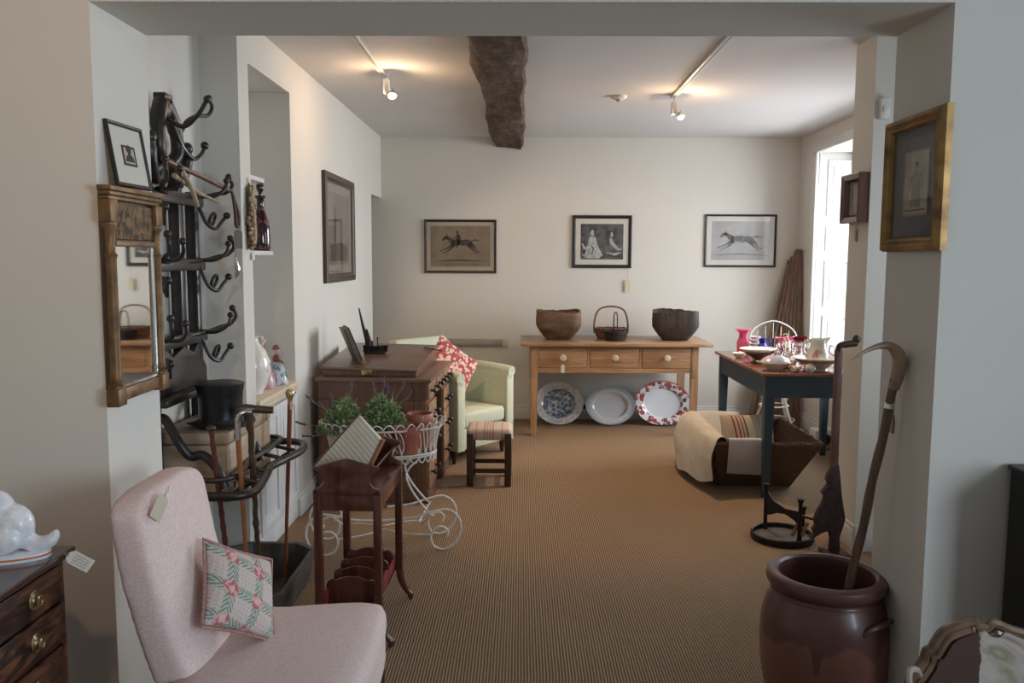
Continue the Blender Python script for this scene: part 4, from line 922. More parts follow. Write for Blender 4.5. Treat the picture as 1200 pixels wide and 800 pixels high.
china_lady((-1.355, 4.55, 0.801), 'colourful china figure in a red and blue dress on the cupboard top', 1.0, mk('patchwork_enamel', (0.62, 0.62, 0.66), (0.10, 0.22, 0.30), 0.25, scale=28, lo=0.42, hi=0.58, coat=0.4), mk('crimson_enamel', (0.34, 0.03, 0.07), (0.10, 0.20, 0.14), 0.25, scale=30, lo=0.4, hi=0.6, coat=0.4))
china_lady((-1.405, 4.42, 0.801), 'taller pink china figure beside the colourful one on the cupboard', 1.28, mk('pink_enamel', (0.60, 0.42, 0.44), (0.46, 0.20, 0.26), 0.25, scale=24, lo=0.42, hi=0.58, coat=0.4), mk('mauve_enamel', (0.42, 0.24, 0.30), (0.62, 0.52, 0.50), 0.25, scale=36, coat=0.4))
# ---------------------------------------------------------------- desk with writing slope
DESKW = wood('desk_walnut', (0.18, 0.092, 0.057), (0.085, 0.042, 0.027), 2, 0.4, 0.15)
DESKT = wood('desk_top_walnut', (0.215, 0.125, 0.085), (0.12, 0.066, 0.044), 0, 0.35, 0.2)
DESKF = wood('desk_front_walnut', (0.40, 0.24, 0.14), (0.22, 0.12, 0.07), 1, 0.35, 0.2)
def desk():
    o = thing('pedestal_desk', 'brown wooden pedestal desk with black turned knobs, seen from its end', 'desk', (-0.875, 5.42, 0), R(-3))
    w, L, H = 0.34, 0.44, 0.775   # half depth (x), half length (y)
    for sy, y0, y1 in ((-1, -L, -L+0.31), (1, L-0.27, L)):
        p = MB().box(-w, w-0.012, y0, y1, 0.07, H-0.14).box(-w-0.006, w, y0-0.006, y1+0.006, 0.0, 0.075, 0.006).build('pedestal', DESKW, o)
        if sy < 0:
            for a, b_ in ((-w+0.0, -w+0.07), (w-0.085, w-0.013)): MB().box(a, b_, y0-0.012, y0, 0.076, H-0.14, 0.002).build('panel_stile', DESKW, p)
            for a, b_ in ((0.076, 0.16), (H-0.21, H-0.14)): MB().box(-w+0.071, w-0.086, y0-0.012, y0, a, b_, 0.002).build('panel_rail', DESKW, p)
            MB().box(-w+0.12, w-0.135, y0-0.006, y0, 0.20, H-0.25, 0.004).build('panel', DESKW, p)
        z = 0.085
        for h in (0.20, 0.175, 0.16):
            d = MB().box(w-0.014, w+0.004, y0+0.012, y1-0.012, z+0.004, z+h-0.004, 0.003).build('drawer', DESKF, o)
            for yk in (y0+0.07, y1-0.07):
                g = MB(); g.M = Matrix.Translation((w+0.004, yk, z+h/2)) @ Matrix.Rotation(R(90), 4, 'Y'); g.lathe([(0, 0), (0.010, 0), (0.007, 0.008), (0.007, 0.014), (0.017, 0.022), (0.018, 0.030), (0.010, 0.037), (0, 0.038)], 16); g.build('knob', BLACK, d)
            z += h
    MB().box(-w, w-0.012, -L, L, H-0.14, H-0.025).build('frieze_carcass', DESKW, o)
    for y0, y1 in ((-L, -L+0.31), (-L+0.32, L-0.28), (L-0.27, L)):
        d = MB().box(w-0.014, w+0.004, y0+0.01, y1-0.01, H-0.132, H-0.032, 0.003).build('drawer', DESKF, o)
        for yk in (y0+0.07, y1-0.07):
            g = MB(); g.M = Matrix.Translation((w+0.004, yk, H-0.082)) @ Matrix.Rotation(R(90), 4, 'Y'); g.lathe([(0, 0), (0.010, 0), (0.007, 0.008), (0.007, 0.014), (0.017, 0.022), (0.018, 0.030), (0.010, 0.037), (0, 0.038)], 16); g.build('knob', BLACK, d)
    MB().box(-w-0.02, w+0.02, -L-0.02, L+0.02, H-0.025, H, 0.006).build('desk_top', DESKT, o)
    # back board in the kneehole
    MB().box(-w, -w+0.02, -L+0.31, L-0.27, 0.1, H-0.14).build('back_panel', DESKW, o)
desk()
def slope():
    o = thing('writing_slope', 'wedge shaped wooden writing slope lying on the desk top', 'writing slope', (-0.90, 5.42, 0.776), R(-3))
    a, b_ = -0.30, 0.285; y0, y1 = -0.40, 0.40
    MB().hexa([(a, y0, 0), (b_, y0, 0), (b_, y1, 0), (a, y1, 0), (a, y0, 0.045), (b_, y0, 0.030), (b_, y1, 0.100), (a, y1, 0.11)], 0.003).build('case', DESKW, o)
    MB().hexa([(a-0.01, y0-0.015, 0.047), (b_+0.01, y0-0.015, 0.032), (b_+0.01, y1, 0.102), (a-0.01, y1, 0.112), (a-0.01, y0-0.015, 0.062), (b_+0.01, y0-0.015, 0.047), (b_+0.01, y1, 0.118), (a-0.01, y1, 0.128)], 0.003).build('lid', DESKT, o)
    MB().box(-0.05, 0.015, y0-0.022, y0-0.008, 0.012, 0.045, 0.003).build('lock_plate', BRASS, o)
slope()
o = thing('leaning_book', 'dark leather album leaning upright on the writing slope', 'album', (-1.03, 5.20, 0.855), R(20))
M = Matrix.Rotation(R(-22), 4, 'Y')
mb = MB(); mb.M = M; mb.box(-0.012, 0.012, -0.11, 0.11, 0.004, 0.225, 0.002); mb.build('pages', mk('grey_page_edges', (0.22, 0.18, 0.16), (0.12, 0.10, 0.09), 0.8, scale=50), o)
mb = MB(); mb.M = M; mb.box(0.012, 0.018, -0.115, 0.115, 0.0, 0.23, 0.002); mb.build('front_cover', LEA, o)
mb = MB(); mb.M = M; mb.box(-0.018, -0.012, -0.115, 0.115, 0.0, 0.23, 0.002); mb.build('back_cover', LEA, o)
def boat():
    o = thing('iron_ornament', 'black iron ornament with a tall raked spike beside the leaning album', 'ornament', (-0.985, 5.46, 0.872), R(6))
    mb = MB(); P = []
    for i in range(9):
        u = i/8; hw = 0.028*math.sin(PI*min(1, u*0.9+0.12)); P.append([(-0.06+0.16*u, -hw, 0.045+0.02*abs(u-0.5)), (-0.06+0.16*u, -hw*0.5, 0.008), (-0.06+0.16*u, hw*0.5, 0.008), (-0.06+0.16*u, hw, 0.045+0.02*abs(u-0.5))])
    mb.sheet(P, 0.005); mb.build('hull', IRON, o)
    MB().box(-0.055, 0.085, -0.022, 0.022, 0.0, 0.010, 0.003).build('foot', IRON, o)
    MB().tube([(-0.022, 0, 0.01), (-0.035, 0, 0.09), (-0.062, 0, 0.19), (-0.085, 0, 0.30)], [0.020, 0.015, 0.009, 0.005], 10).build('spike', IRON, o)
    MB().tube([(-0.015, 0, 0.02), (-0.024, 0, 0.10), (-0.036, 0, 0.16)], [0.018, 0.014, 0.006], 10).build('stay', IRON, o)
    MB().tube([(0.0, 0, 0.02), (-0.004, 0, 0.085)], [0.010, 0.007], 8).build('post', IRON, o)
    MB().tube([(0.035, 0, 0.02), (0.034, 0, 0.10)], 0.0035, 8).ell((0.034, 0, 0.10), 0.006, seg=8).build('pin', IRON, o)
    MB().lathe([(0, 0.0), (0.012, 0.0), (0.012, 0.014), (0.018, 0.022), (0.018, 0.032), (0, 0.034)], 12, (0.09, 0, 0.02)).build('prow_knob', IRON, o)
boat()
o = thing('pen', 'thin black pen lying on the right edge of the writing slope', 'pen', (-0.60, 5.62, 0.88), R(0))
MB().bar((-0.065, 0.05, 0.0095), (0.065, -0.05, -0.002), 0.009, 0.007, 0.002).build('barrel', BLACK, o)
MB().bar((0.065, -0.05, -0.002), (0.078, -0.06, -0.003), 0.007, 0.006, 0.001, w1=0.002, h1=0.002).build('nib', BRASS, o)
# ---------------------------------------------------------------- white wire planter with pots
def planter():
    o = thing('wire_planter', 'oval white wire plant stand on scrolled feet in front of the desk', 'plant stand', (-0.71, 4.22, 0), R(10))
    A, B = 0.300, 0.165; zt, zb = 0.635, 0.50; a2, b2 = 0.272, 0.143
    def ring(a, b_, z, r, nm): MB().tube([(a*math.cos(k*PI/24), b_*math.sin(k*PI/24), z) for k in range(48)], r, 8, True).build(nm, WIRE, o)
    ring(A, B, zt, 0.005, 'rim'); ring(a2, b2, zb, 0.0055, 'lower_ring'); ring(a2*0.98, b2*0.98, zb-0.012, 0.004, 'base_ring')
    N = 34
    def P(th, f, out=0.0):   # f 0 top, 1 bottom
        flare = max(0, 1-f)**2.2; a = a2+(A-a2)*flare+out; b_ = b2+(B-b2)*flare+out
        return (a*math.cos(th), b_*math.sin(th), zt+(zb-zt)*f)
    for k in range(N):
        th = 2*PI*k/N; d = 2*PI/N
        # hairpin: from a curl on the rim, crossing down to a loop below the lower ring
        pts = [P(th-0.55*d, -0.02, 0.012), P(th-0.35*d, -0.22, 0.010), P(th, -0.26, 0.0), P(th+0.4*d, -0.12, -0.002), P(th+0.62*d, 0.12), P(th+1.05*d, 0.6), P(th+1.3*d, 0.95), P(th+1.15*d, 1.22), P(th+0.8*d, 1.30), P(th+0.45*d, 1.22), P(th+0.3*d, 0.95), P(th+0.55*d, 0.6), P(th+0.05*d, 0.1), P(th-0.6*d, -0.04)]
        MB().tube(spline(pts, 3), 0.0031, 5).build('wire_loop', WIRE, o)
    for k in range(-5, 6): 
        x = k*0.045; yy = b2*math.sqrt(max(0, 1-(x/a2)**2)); MB().tube([(x, -yy, zb-0.008), (x, yy, zb-0.008)], 0.0022, 5).build('floor_wire', WIRE, o)
    for sx in (-1, 1):
        for sy in (-1, 1):
            MB().tube(spline([(sx*0.20, sy*0.07, zb-0.012), (sx*0.13, sy*0.085, 0.43), (sx*0.115, sy*0.09, 0.38), (sx*0.15, sy*0.10, 0.30), (sx*0.225, sy*0.12, 0.20), (sx*0.245, sy*0.125, 0.185)], 6), 0.0055, 8).build('leg', WIRE, o)
            # big scroll foot
            c = (sx*0.29, 0.105); S_ = [(sx*0.02, 0.17), (sx*0.14, 0.178), (sx*0.24, 0.205), (sx*0.32, 0.215), (sx*0.375, 0.175), (sx*0.39, 0.11), (sx*0.365, 0.045), (sx*0.31, 0.006), (sx*0.255, 0.02), (sx*0.235, 0.07), (sx*0.255, 0.115), (sx*0.295, 0.125), (sx*0.325, 0.10), (sx*0.318, 0.07)]
            MB().tube(spline([(x, sy*(0.115+0.03*abs(x)), z) for x, z in S_], 5), 0.006, 8).build('scroll_foot', WIRE, o)
            MB().tube(spline([(sx*0.235, sy*0.122, 0.085), (sx*0.12, sy*0.10, 0.09), (0, sy*0.03, 0.095)], 5), 0.004, 6).build('stretcher', WIRE, o)
        MB().tube(spline([(sx*0.25, -0.122, 0.188), (sx*0.19, -0.03, 0.12), (sx*0.19, 0.03, 0.12), (sx*0.25, 0.122, 0.188)], 5), 0.005, 8).build('cross_stay', WIRE, o)
    MB().tube([(0.02, -0.118, 0.170), (-0.02, -0.118, 0.170)], 0.006, 8).build('joint', WIRE, o)
    return o
planter()
TERRA = mk('red_terracotta', (0.42, 0.15, 0.10), (0.30, 0.095, 0.065), 0.45, scale=10, coat=0.15)
SOIL = mk('potting_soil', (0.06, 0.04, 0.03), (0.03, 0.02, 0.015), 0.95, scale=60, bump=0.6)
def pot(loc, r, h, label, name='flower_pot', soil=True, tilt=None):
    o = thing(name, label, 'pot', loc)
    MB().lathe([(0, 0), (r*0.62, 0), (r*0.66, 0.004), (r*0.90, h*0.72), (r*0.92, h*0.74), (r, h*0.76), (r*1.02, h*0.98), (r*0.99, h), (r*0.90, h), (r*0.88, h*0.8), (r*0.84, h*0.72), (r*0.58, 0.012), (0, 0.012)], 28).build('pot', TERRA, o)
    if soil: MB().lathe([(0, h*0.86), (r*0.45, h*0.88), (r*0.885, h*0.84)], 20).build('soil', SOIL, o)
    return o
GREEN = mk('lavender_leaf', (0.30, 0.42, 0.20), (0.11, 0.21, 0.09), 0.6, scale=22)
PURP = mk('purple_blossom', (0.20, 0.14, 0.22), (0.10, 0.07, 0.10), 0.7, scale=60)
def lavender(loc, label, seed, spread, hgt, stems, name='potted_lavender'):
    rng = random.Random(seed); o = thing(name, label, 'plant', loc)
    r, h = 0.082, 0.11
    MB().lathe([(0, 0), (r*0.62, 0), (r*0.90, h*0.74), (r, h*0.76), (r*1.02, h), (r*0.90, h), (r*0.86, h*0.75), (0, h*0.7)], 24).build('pot', TERRA, o)
    MB().lathe([(0, h*0.85), (r*0.88, h*0.84), (r*0.88, h*0.80), (0, h*0.80)], 20).build('soil', SOIL, o)
    t = bmesh.new()
    for k in range(850):
        th = rng.uniform(0, 2*PI); ph = rng.random()**0.6; rr = spread*ph*rng.uniform(0.75, 1.05)
        z = h+0.02+hgt*(1-ph*ph)*rng.uniform(0.35, 1.0)-0.02*ph
        c = Vector((rr*math.cos(th), rr*math.sin(th), z)); d = Vector((math.cos(th)*(0.3+ph), math.sin(th)*(0.3+ph), rng.uniform(-0.2, 1.1))).normalized()
        d = (d+Vector((rng.uniform(-.5, .5), rng.uniform(-.5, .5), rng.uniform(-.3, .3)))).normalized()
        l = rng.uniform(0.022, 0.040); a = d.orthogonal().normalized(); a.rotate(Matrix.Rotation(rng.uniform(0, 6.28), 3, d)); w_ = rng.uniform(0.006, 0.0105)
        up_ = d.cross(a)*0.0018
        v = [t.verts.new(q) for q in (c, c+d*l*0.45+a*w_, c+d*l-up_*3, c+d*l*0.45-a*w_, c+d*l*0.5+up_)]
        for f in ((0, 1, 4), (1, 2, 4), (2, 3, 4), (3, 0, 4)): t.faces.new([v[i] for i in f])
    mb = MB(); mb.b.free(); mb.b = t; mb.build('foliage', GREEN, o, smooth=False)
    mb = MB()
    for k in range(16):
        th = rng.uniform(0, 6.28); rr = spread*rng.uniform(0.4, 0.95); mb.tube(spline([(0.02*math.cos(th), 0.02*math.sin(th), h-0.012), (rr*0.5*math.cos(th), rr*0.5*math.sin(th), h+hgt*0.5), (rr*math.cos(th), rr*math.sin(th), h+hgt*0.55)], 3), 0.0013, 5)
    mb.build('twigs', mk('twig', (0.18, 0.20, 0.08)), o)
    for dx, dy, dz in stems:
        st = MB().tube(spline([(0, 0, h), (dx*0.45, dy*0.45, h+dz*0.6), (dx, dy, h+dz)], 5), 0.0017, 5).build('stem', mk('stem', (0.28, 0.30, 0.16)) if 'stem_m' not in globals() else stem_m, o)
        mb = MB(); e = Vector((dx, dy, h+dz)); d = Vector((dx*0.6, dy*0.6, dz*0.5+0.02)).normalized()
        for q in range(9):
            p = e+d*(0.006*q); mb.ell(p+Vector((rng.uniform(-.003, .003), rng.uniform(-.003, .003), 0)), (0.0075*(1-q*0.05), 0.0075*(1-q*0.05), 0.006), seg=6)
        mb.build('flower_head', PURP, st)
    return o
stem_m = mk('lavender_stem', (0.28, 0.30, 0.16))
lavender((-0.90, 4.185, 0.503), 'bushy lavender in a terracotta pot, left of the two in the wire planter', 4, 0.135, 0.15, [(-0.17, 0.02, 0.15), (-0.20, -0.03, 0.04), (-0.05, -0.04, 0.16), (-0.12, 0.05, 0.11), (0.03, 0.0, 0.21), (-0.01, 0.05, 0.14), (-0.15, -0.08, -0.01), (-0.03, -0.09, 0.06)])
lavender((-0.715, 4.235, 0.503), 'rounder lavender bush in a terracotta pot, nearer the planter middle', 9, 0.115, 0.165, [(0.02, 0.02, 0.19), (0.05, -0.02, 0.17), (0.12, 0.03, 0.16), (0.0, 0.05, 0.22), (0.09, 0.04, 0.20), (-0.04, 0.0, 0.20)])
pot((-0.57, 4.165, 0.503), 0.078, 0.15, 'terracotta pot at the near right of the wire planter')
pot((-0.53, 4.31, 0.503), 0.070, 0.185, 'taller terracotta pot at the far right of the wire planter')
# ---------------------------------------------------------------- armchair, cushion, stool, rail
SAGE = mk('sage_green_cover', (0.58, 0.63, 0.50), (0.52, 0.57, 0.45), 0.85, scale=60, spec=0.15)
def armchair():
    o = thing('armchair', 'pale sage green armchair with outswept arms behind the desk', 'armchair', (-0.53, 6.34, 0), R(51))
    hw = 0.275
    # arms: front post flares, side panel slopes to the back
    for s in (-1, 1):
        P = [(-0.34, 0.10), (0.30, 0.10), (0.34, 0.70), (0.24, 0.70), (0.10, 0.665), (-0.16, 0.655), (-0.335, 0.66), (-0.37, 0.62), (-0.345, 0.50)]
        mb = MB(); mb.prism(P, s*hw-0.035, s*hw+0.035, 'x', 0.018, 3); a = mb.build('arm', SAGE, o)
        MB().tube(spline([(s*(hw+0.01), -0.365, 0.635), (s*(hw+0.005), -0.2, 0.65), (s*hw, 0.1, 0.66), (s*(hw-0.02), 0.25, 0.69)], 6), [0.042]*10+[0.040]*9, 14).build('arm_roll', SAGE, a)
        MB().box(s*hw-0.040, s*hw+0.040, -0.362, -0.338, 0.10, 0.61, 0.010).build('arm_front', SAGE, a)
    MB().box(-hw+0.03, hw-0.03, -0.33, 0.28, 0.10, 0.255, 0.012).build('seat_base', SAGE, o)
    c = MB().box(-hw+0.037, hw-0.037, -0.345, 0.24, 0.258, 0.375, 0.03, 4).build('seat_cushion', SAGE, o)
    mb = MB(); mb.hexa([(-hw, 0.20, 0.12), (hw, 0.20, 0.12), (hw, 0.33, 0.12), (-hw, 0.33, 0.12), (-hw-0.01, 0.32, 0.875), (hw+0.01, 0.32, 0.875), (hw+0.01, 0.43, 0.865), (-hw-0.01, 0.43, 0.865)], 0.03, 4); mb.build('backrest', SAGE, o)
    for sx in (-1, 1):
        for sy in (-1, 1): MB().lathe([(0, 0), (0.012, 0), (0.02, 0.05), (0.026, 0.10), (0, 0.10)], 12, (sx*0.27, sy*0.28, 0)).build('leg', DARKW, o)
armchair()
def floral():
    m, b = newmat('red_floral_linen', 0.9, spec=0.1)
    n1 = noise(22, detail=3, dist=1.2); n2 = noise(1, (34, 34, 34), kind='ShaderNodeTexVoronoi')
    petals = (n2.lt(0.50))*(n1.gt(0.40)); c = mixc(petals, (0.42, 0.085, 0.10), (0.70, 0.58, 0.48)); c = mixc(n2.lt(0.12)*petals, c, (0.56, 0.30, 0.16)); setc(b, c); return m
o = thing('floral_cushion', 'red and cream floral cushion tipped against the sage armchair arm', 'cushion', (-0.53, 6.15, 0.40), R(40))
M = Matrix.Translation((0, 0, 0.265)) @ Matrix.Rotation(R(-14), 4, 'X') @ Matrix.Rotation(R(38), 4, 'Y')
pillow('c', 0.42, 0.42, 0.11, floral(), o, M)
def stool():
    o = thing('upholstered_stool', 'dark oak stool with a red striped linen seat', 'stool', (-0.205, 5.50, 0), R(0))
    m, b = newmat('striped_linen', 0.9, spec=0.1); x, y, z = coords(); n = noise(120)
    s = ((x+0.03).abs().lt(0.004)).max((x+0.012).abs().lt(0.003)).max((x-0.006).abs().lt(0.003)).max((x-0.026).abs().lt(0.004)).max((x+0.085).abs().lt(0.003)).max((x-0.085).abs().lt(0.003))
    setc(b, mixc(s*0.75, mixc(n, (0.50, 0.40, 0.33), (0.66, 0.56, 0.48)), (0.38, 0.10, 0.09)))
    MB().box(-0.15, 0.15, -0.14, 0.14, 0.305, 0.385, 0.028, 4).build('seat', m, o)
    for sx in (-1, 1):
        for sy in (-1, 1): MB().box(sx*0.125-0.022, sx*0.125+0.022, sy*0.135-0.02, sy*0.135+0.02, 0.0, 0.355, 0.004).build('leg', DARKW, o)
    for sy in (-1, 1): MB().box(-0.103, 0.103, sy*0.135-0.01, sy*0.135+0.01, 0.09, 0.12, 0.002).build('stretcher', DARKW, o)
    for sx in (-1, 1): MB().box(sx*0.125-0.01, sx*0.125+0.01, -0.115, 0.115, 0.13, 0.16, 0.002).build('stretcher', DARKW, o)
stool()
o = thing('wall_rail', 'grey wooden rail fixed low on the back wall behind the armchair', 'rail', (-0.55, YB, 0.70))
MB().box(-1.0, -0.16, YB-0.05, YB, 0.70, 0.755, 0.006).build('rail', mk('grey_painted_rail', (0.40, 0.38, 0.35), (0.33, 0.31, 0.28), 0.6, scale=6), o, True)
MB().box(-0.17, -0.13, YB-0.06, YB, 0.69, 0.765, 0.008).build('end_block', PAPER, o, True)
# ---------------------------------------------------------------- pine side table and what stands on and under it
def pine_table():
    o = thing('pine_table', 'waxed pine side table with three knobbed drawers against the back wall', 'table', (0.80, 7.22, 0))
    x0, x1, y0, y1 = 0.085, 1.50, 6.93, 7.56
    MB().box(-0.0, 1.61, 6.88, 7.60, 0.772, 0.802, 0.006).build('table_top', PINE, o, True)
    for x in (x0, x1-0.062):
        for y in (y0, y1-0.062):
            g = MB(); g.hexa([(x+0.005, y+0.005, 0), (x+0.055, y+0.005, 0), (x+0.055, y+0.055, 0), (x+0.005, y+0.055, 0), (x, y, 0.50), (x+0.062, y, 0.50), (x+0.062, y+0.062, 0.50), (x, y+0.062, 0.50)]); g.box(x, x+0.062, y, y+0.062, 0.50, 0.772, 0.003); g.build('leg', PINEV, o, True)
    xa, xb = x0+0.062, x1-0.062; g = MB()
    g.box(xa, xb, y0+0.008, y0+0.03, 0.755, 0.772).box(xa, xb, y0+0.008, y0+0.03, 0.545, 0.585); D = (xb-xa-0.04)/3
    for k in (1, 2): g.box(xa+k*D+(k-1)*0.02, xa+k*D+k*0.02, y0+0.008, y0+0.03, 0.585, 0.755)
    g.build('front_rail', PINE, o, True)
    for k in range(3):
        a = xa+k*(D+0.02); d = MB().box(a+0.004, a+D-0.004, y0+0.004, y0+0.03, 0.588, 0.752, 0.003).build('drawer', PINE, o, True)
        g = MB(); g.M = Matrix.Translation((a+D/2, y0+0.004, 0.675)) @ Matrix.Rotation(R(90), 4, 'X'); g.lathe([(0, 0), (0.016, 0), (0.013, 0.012), (0.014, 0.018), (0.027, 0.028), (0.029, 0.040), (0.022, 0.052), (0.0, 0.056)], 20)
        g.build('knob', mk('pale_turned_knob', (0.62, 0.52, 0.40), (0.50, 0.40, 0.29), 0.4) if k == 0 else bpy.data.materials['pale_turned_knob'], d, True)
    for y in (y1-0.035,): MB().box(xa, xb, y, y+0.022, 0.545, 0.772).build('back_rail', PINE, o, True)
    for x in (x0+0.01, x1-0.032): MB().box(x, x+0.022, y0+0.062, y1-0.062, 0.545, 0.772).build('side_rail', PINEV, o, True)
    MB().box(xa, xb, 7.515, 7.54, 0.13, 0.17, 0.003).build('stretcher', DARKW, o, True)
pine_table()
def sq(k, seg, p=5.0):
    a = 2*PI*(k+0.5)/seg; return 1/(abs(math.cos(a))**p+abs(math.sin(a))**p)**(1/p)
def grain_bowl(x, label, rz, rw, mat, seed):
    o = thing('wooden_bowl', label, 'bowl', (x, 7.22, 0.803), R(rz))
    seg = 48; rng = random.Random(seed); jit = [rng.uniform(-0.006, 0.006) for _ in range(seg)]
    def fn(k, z): return 0.98*sq(k, seg, 7)*(1+jit[k]*(z > 0.2))
    t = MB(); t.lathe([(0, 0), (rw*0.50, 0), (rw*0.54, 0.004), (rw*0.72, 0.045), (rw*0.88, 0.088), (rw*0.985, 0.125), (rw*0.99, 0.17), (rw*0.98, 0.21), (rw*0.97, 0.25), (rw*0.91, 0.252), (rw*0.91, 0.20), (rw*0.86, 0.11), (rw*0.5, 0.03), (0, 0.025)], seg, fn=fn)
    for v in t.b.verts:
        if v.co.z > 0.22: v.co.z += 0.008*math.sin(math.atan2(v.co.y, v.co.x)*2+seed)+jit[int((math.atan2(v.co.y, v.co.x)+PI)/(2*PI)*(seg-1))]
    t.build('bowl', mat, o)
    bd = MB()
    for z in (0.168, 0.172): pass
    pts = [(rw*0.965*fn(k, 0)*math.cos(2*PI*k/seg), rw*0.965*fn(k, 0)*math.sin(2*PI*k/seg), 0.17) for k in range(seg)]
    bd.tube(pts, 0.004, 6, True).build('band', IRON, o)
WB1 = mk('worn_brown_bowl', (0.21, 0.115, 0.058), (0.06, 0.038, 0.026), 0.7, scale=5, stretch=(1, 1, 3), bump=0.4, detail=7, dist=0.6, bd=0.01)
WB2 = mk('dark_grey_bowl', (0.070, 0.055, 0.044), (0.035, 0.028, 0.023), 0.75, scale=7, stretch=(4, 4, 1), bump=0.5, detail=7, bd=0.01)
grain_bowl(0.328, 'squared brown wooden measure bowl on the left of the pine table', 4, 0.20, WB1, 1)
grain_bowl(1.347, 'darker squared wooden measure bowl on the right of the pine table', -5, 0.205, WB2, 4)
def basket(name, label, loc, ra, rb, h, hh, mat, rz, hr, low=False):
    o = thing(name, label, 'basket', loc, R(rz)); g = MB()
    for k in range(9):
        f = k/8; z = 0.006+h*f; s = 0.72+0.28*f**0.7; g.tube([(ra*s*math.cos(a), rb*s*math.sin(a), z+0.003*math.sin(a*12+k*PI)) for a in [2*PI*i/48 for i in range(48)]], 0.006+0.002*(k in (0, 8)), 6, True)
    g.lathe([(0, 0.004), (ra*0.72, 0.004), (ra*0.72, 0.010), (0, 0.010)], 24, sy=rb/ra); g.build('woven_body', mat, o)
    b = MB()
    b.tube(spline([(-ra*0.98, 0, h*0.6), (-ra*0.97, 0, h+hh*0.35), (-ra*0.72, 0, h+hh*0.85), (0, 0, h+hh), (ra*0.72, 0, h+hh*0.85), (ra*0.97, 0, h+hh*0.35), (ra*0.98, 0, h*0.6)], 6) if not low else spline([(0, -rb*0.9, h*0.6), (0, -rb*0.7, h+hh*0.8), (0, 0, h+hh), (0, rb*0.7, h+hh*0.8), (0, rb*0.9, h*0.6)], 6), hr, 10).build('handle', mat, o)
basket('handled_basket', 'brown wicker basket with a tall hooped handle on the pine table', (0.795, 7.28, 0.803), 0.15, 0.10, 0.085, 0.20, mk('brown_wicker', (0.26, 0.12, 0.065), (0.10, 0.045, 0.028), 0.5, scale=40), 0, 0.008)
basket('wire_basket', 'small blackened metal basket with a narrow loop handle before the wicker one', (0.815, 7.10, 0.803), 0.105, 0.075, 0.075, 0.17, mk('black_metal_basket', (0.05, 0.042, 0.038), (0.025, 0.02, 0.02), 0.5, 0.4, 40), 8, 0.005, True)
def platter(x, label, a, b_, mat, tilt=14, y=7.41):
    o = thing('oval_platter', label, 'platter', (x, y, 0.002)); g = MB(); g.M = Matrix.Rotation(R(-tilt), 4, 'X') @ Matrix.Translation((0, 0, b_)) @ Matrix.Rotation(R(90), 4, 'X')
    g.lathe([(0, -0.004), (0.62, -0.004), (0.66, 0.0), (0.72, 0.014), (0.76, 0.018), (0.985, 0.028), (1.0, 0.030), (0.995, 0.034), (0.76, 0.024), (0.70, 0.020), (0.655, 0.006), (0.61, 0.002), (0, 0.002)], 56, sx=a, sy=b_)
    g.build('dish', mat, o); return o
def pl_mat(name, kind, a, b_, tilt):
    m, bs = newmat(name, 0.12, coat=0.5); x, y, z = coords(); zz = (z/math.cos(R(tilt))-b_)
    r = ((x/a)*(x/a)+(zz/b_)*(zz/b_)).sqrt()
    if kind == 'blue':
        n = noise(26, detail=6); v = noise(1, (34, 34, 34), kind='ShaderNodeTexVoronoi')
        pat = ramp(n*0.7+v*0.5, [(0.48, (0.09, 0.13, 0.20)), (0.64, (0.30, 0.36, 0.44)), (0.80, (0.66, 0.69, 0.71))])
        rim = ramp(noise(40, detail=4), [(0.40, (0.45, 0.48, 0.52)), (0.60, (0.68, 0.68, 0.66))])
        c = mixc(r.gt(0.70), pat, rim); c = mixc((r-0.70).abs().lt(0.02), c, (0.62, 0.63, 0.62)); setc(bs, c)
    elif kind == 'white':
        n = noise(50, detail=3); e = r.gt(0.86)*n.gt(0.30)
        c = mixc((r.gt(0.88))*(0.8), (0.72, 0.75, 0.80), (0.30, 0.42, 0.56)); c = mixc((r.gt(0.78)*r.lt(0.88))*n.gt(0.5)*0.5, c, (0.42, 0.54, 0.66)); setc(bs, c)
    else:
        v = noise(1, (21, 21, 21), kind='ShaderNodeTexVoronoi'); n = noise(22, detail=4); n2 = noise(11)
        fl = v.lt(0.50)*r.gt(0.66)*n.gt(0.40)
        fc = mixc(n2.gt(0.56), (0.34, 0.085, 0.075), (0.10, 0.07, 0.17)); c = mixc(fl, (0.74, 0.75, 0.78), fc); c = mixc(r.gt(0.975), c, (0.45, 0.16, 0.10)); setc(bs, c)
    return m
for x, a, b_, kind, lb in ((0.352, 0.222, 0.196, 'blue', 'blue patterned oval platter, left of three under the pine table'), (0.818, 0.224, 0.178, 'white', 'plain white oval platter with a blue edge, middle of the three'), (1.290, 0.255, 0.204, 'red', 'oval platter with red and blue flowers round its rim, right of the three')):
    platter(x, lb, a, b_, pl_mat(kind+'_transferware', kind, a, b_, 16), 16)
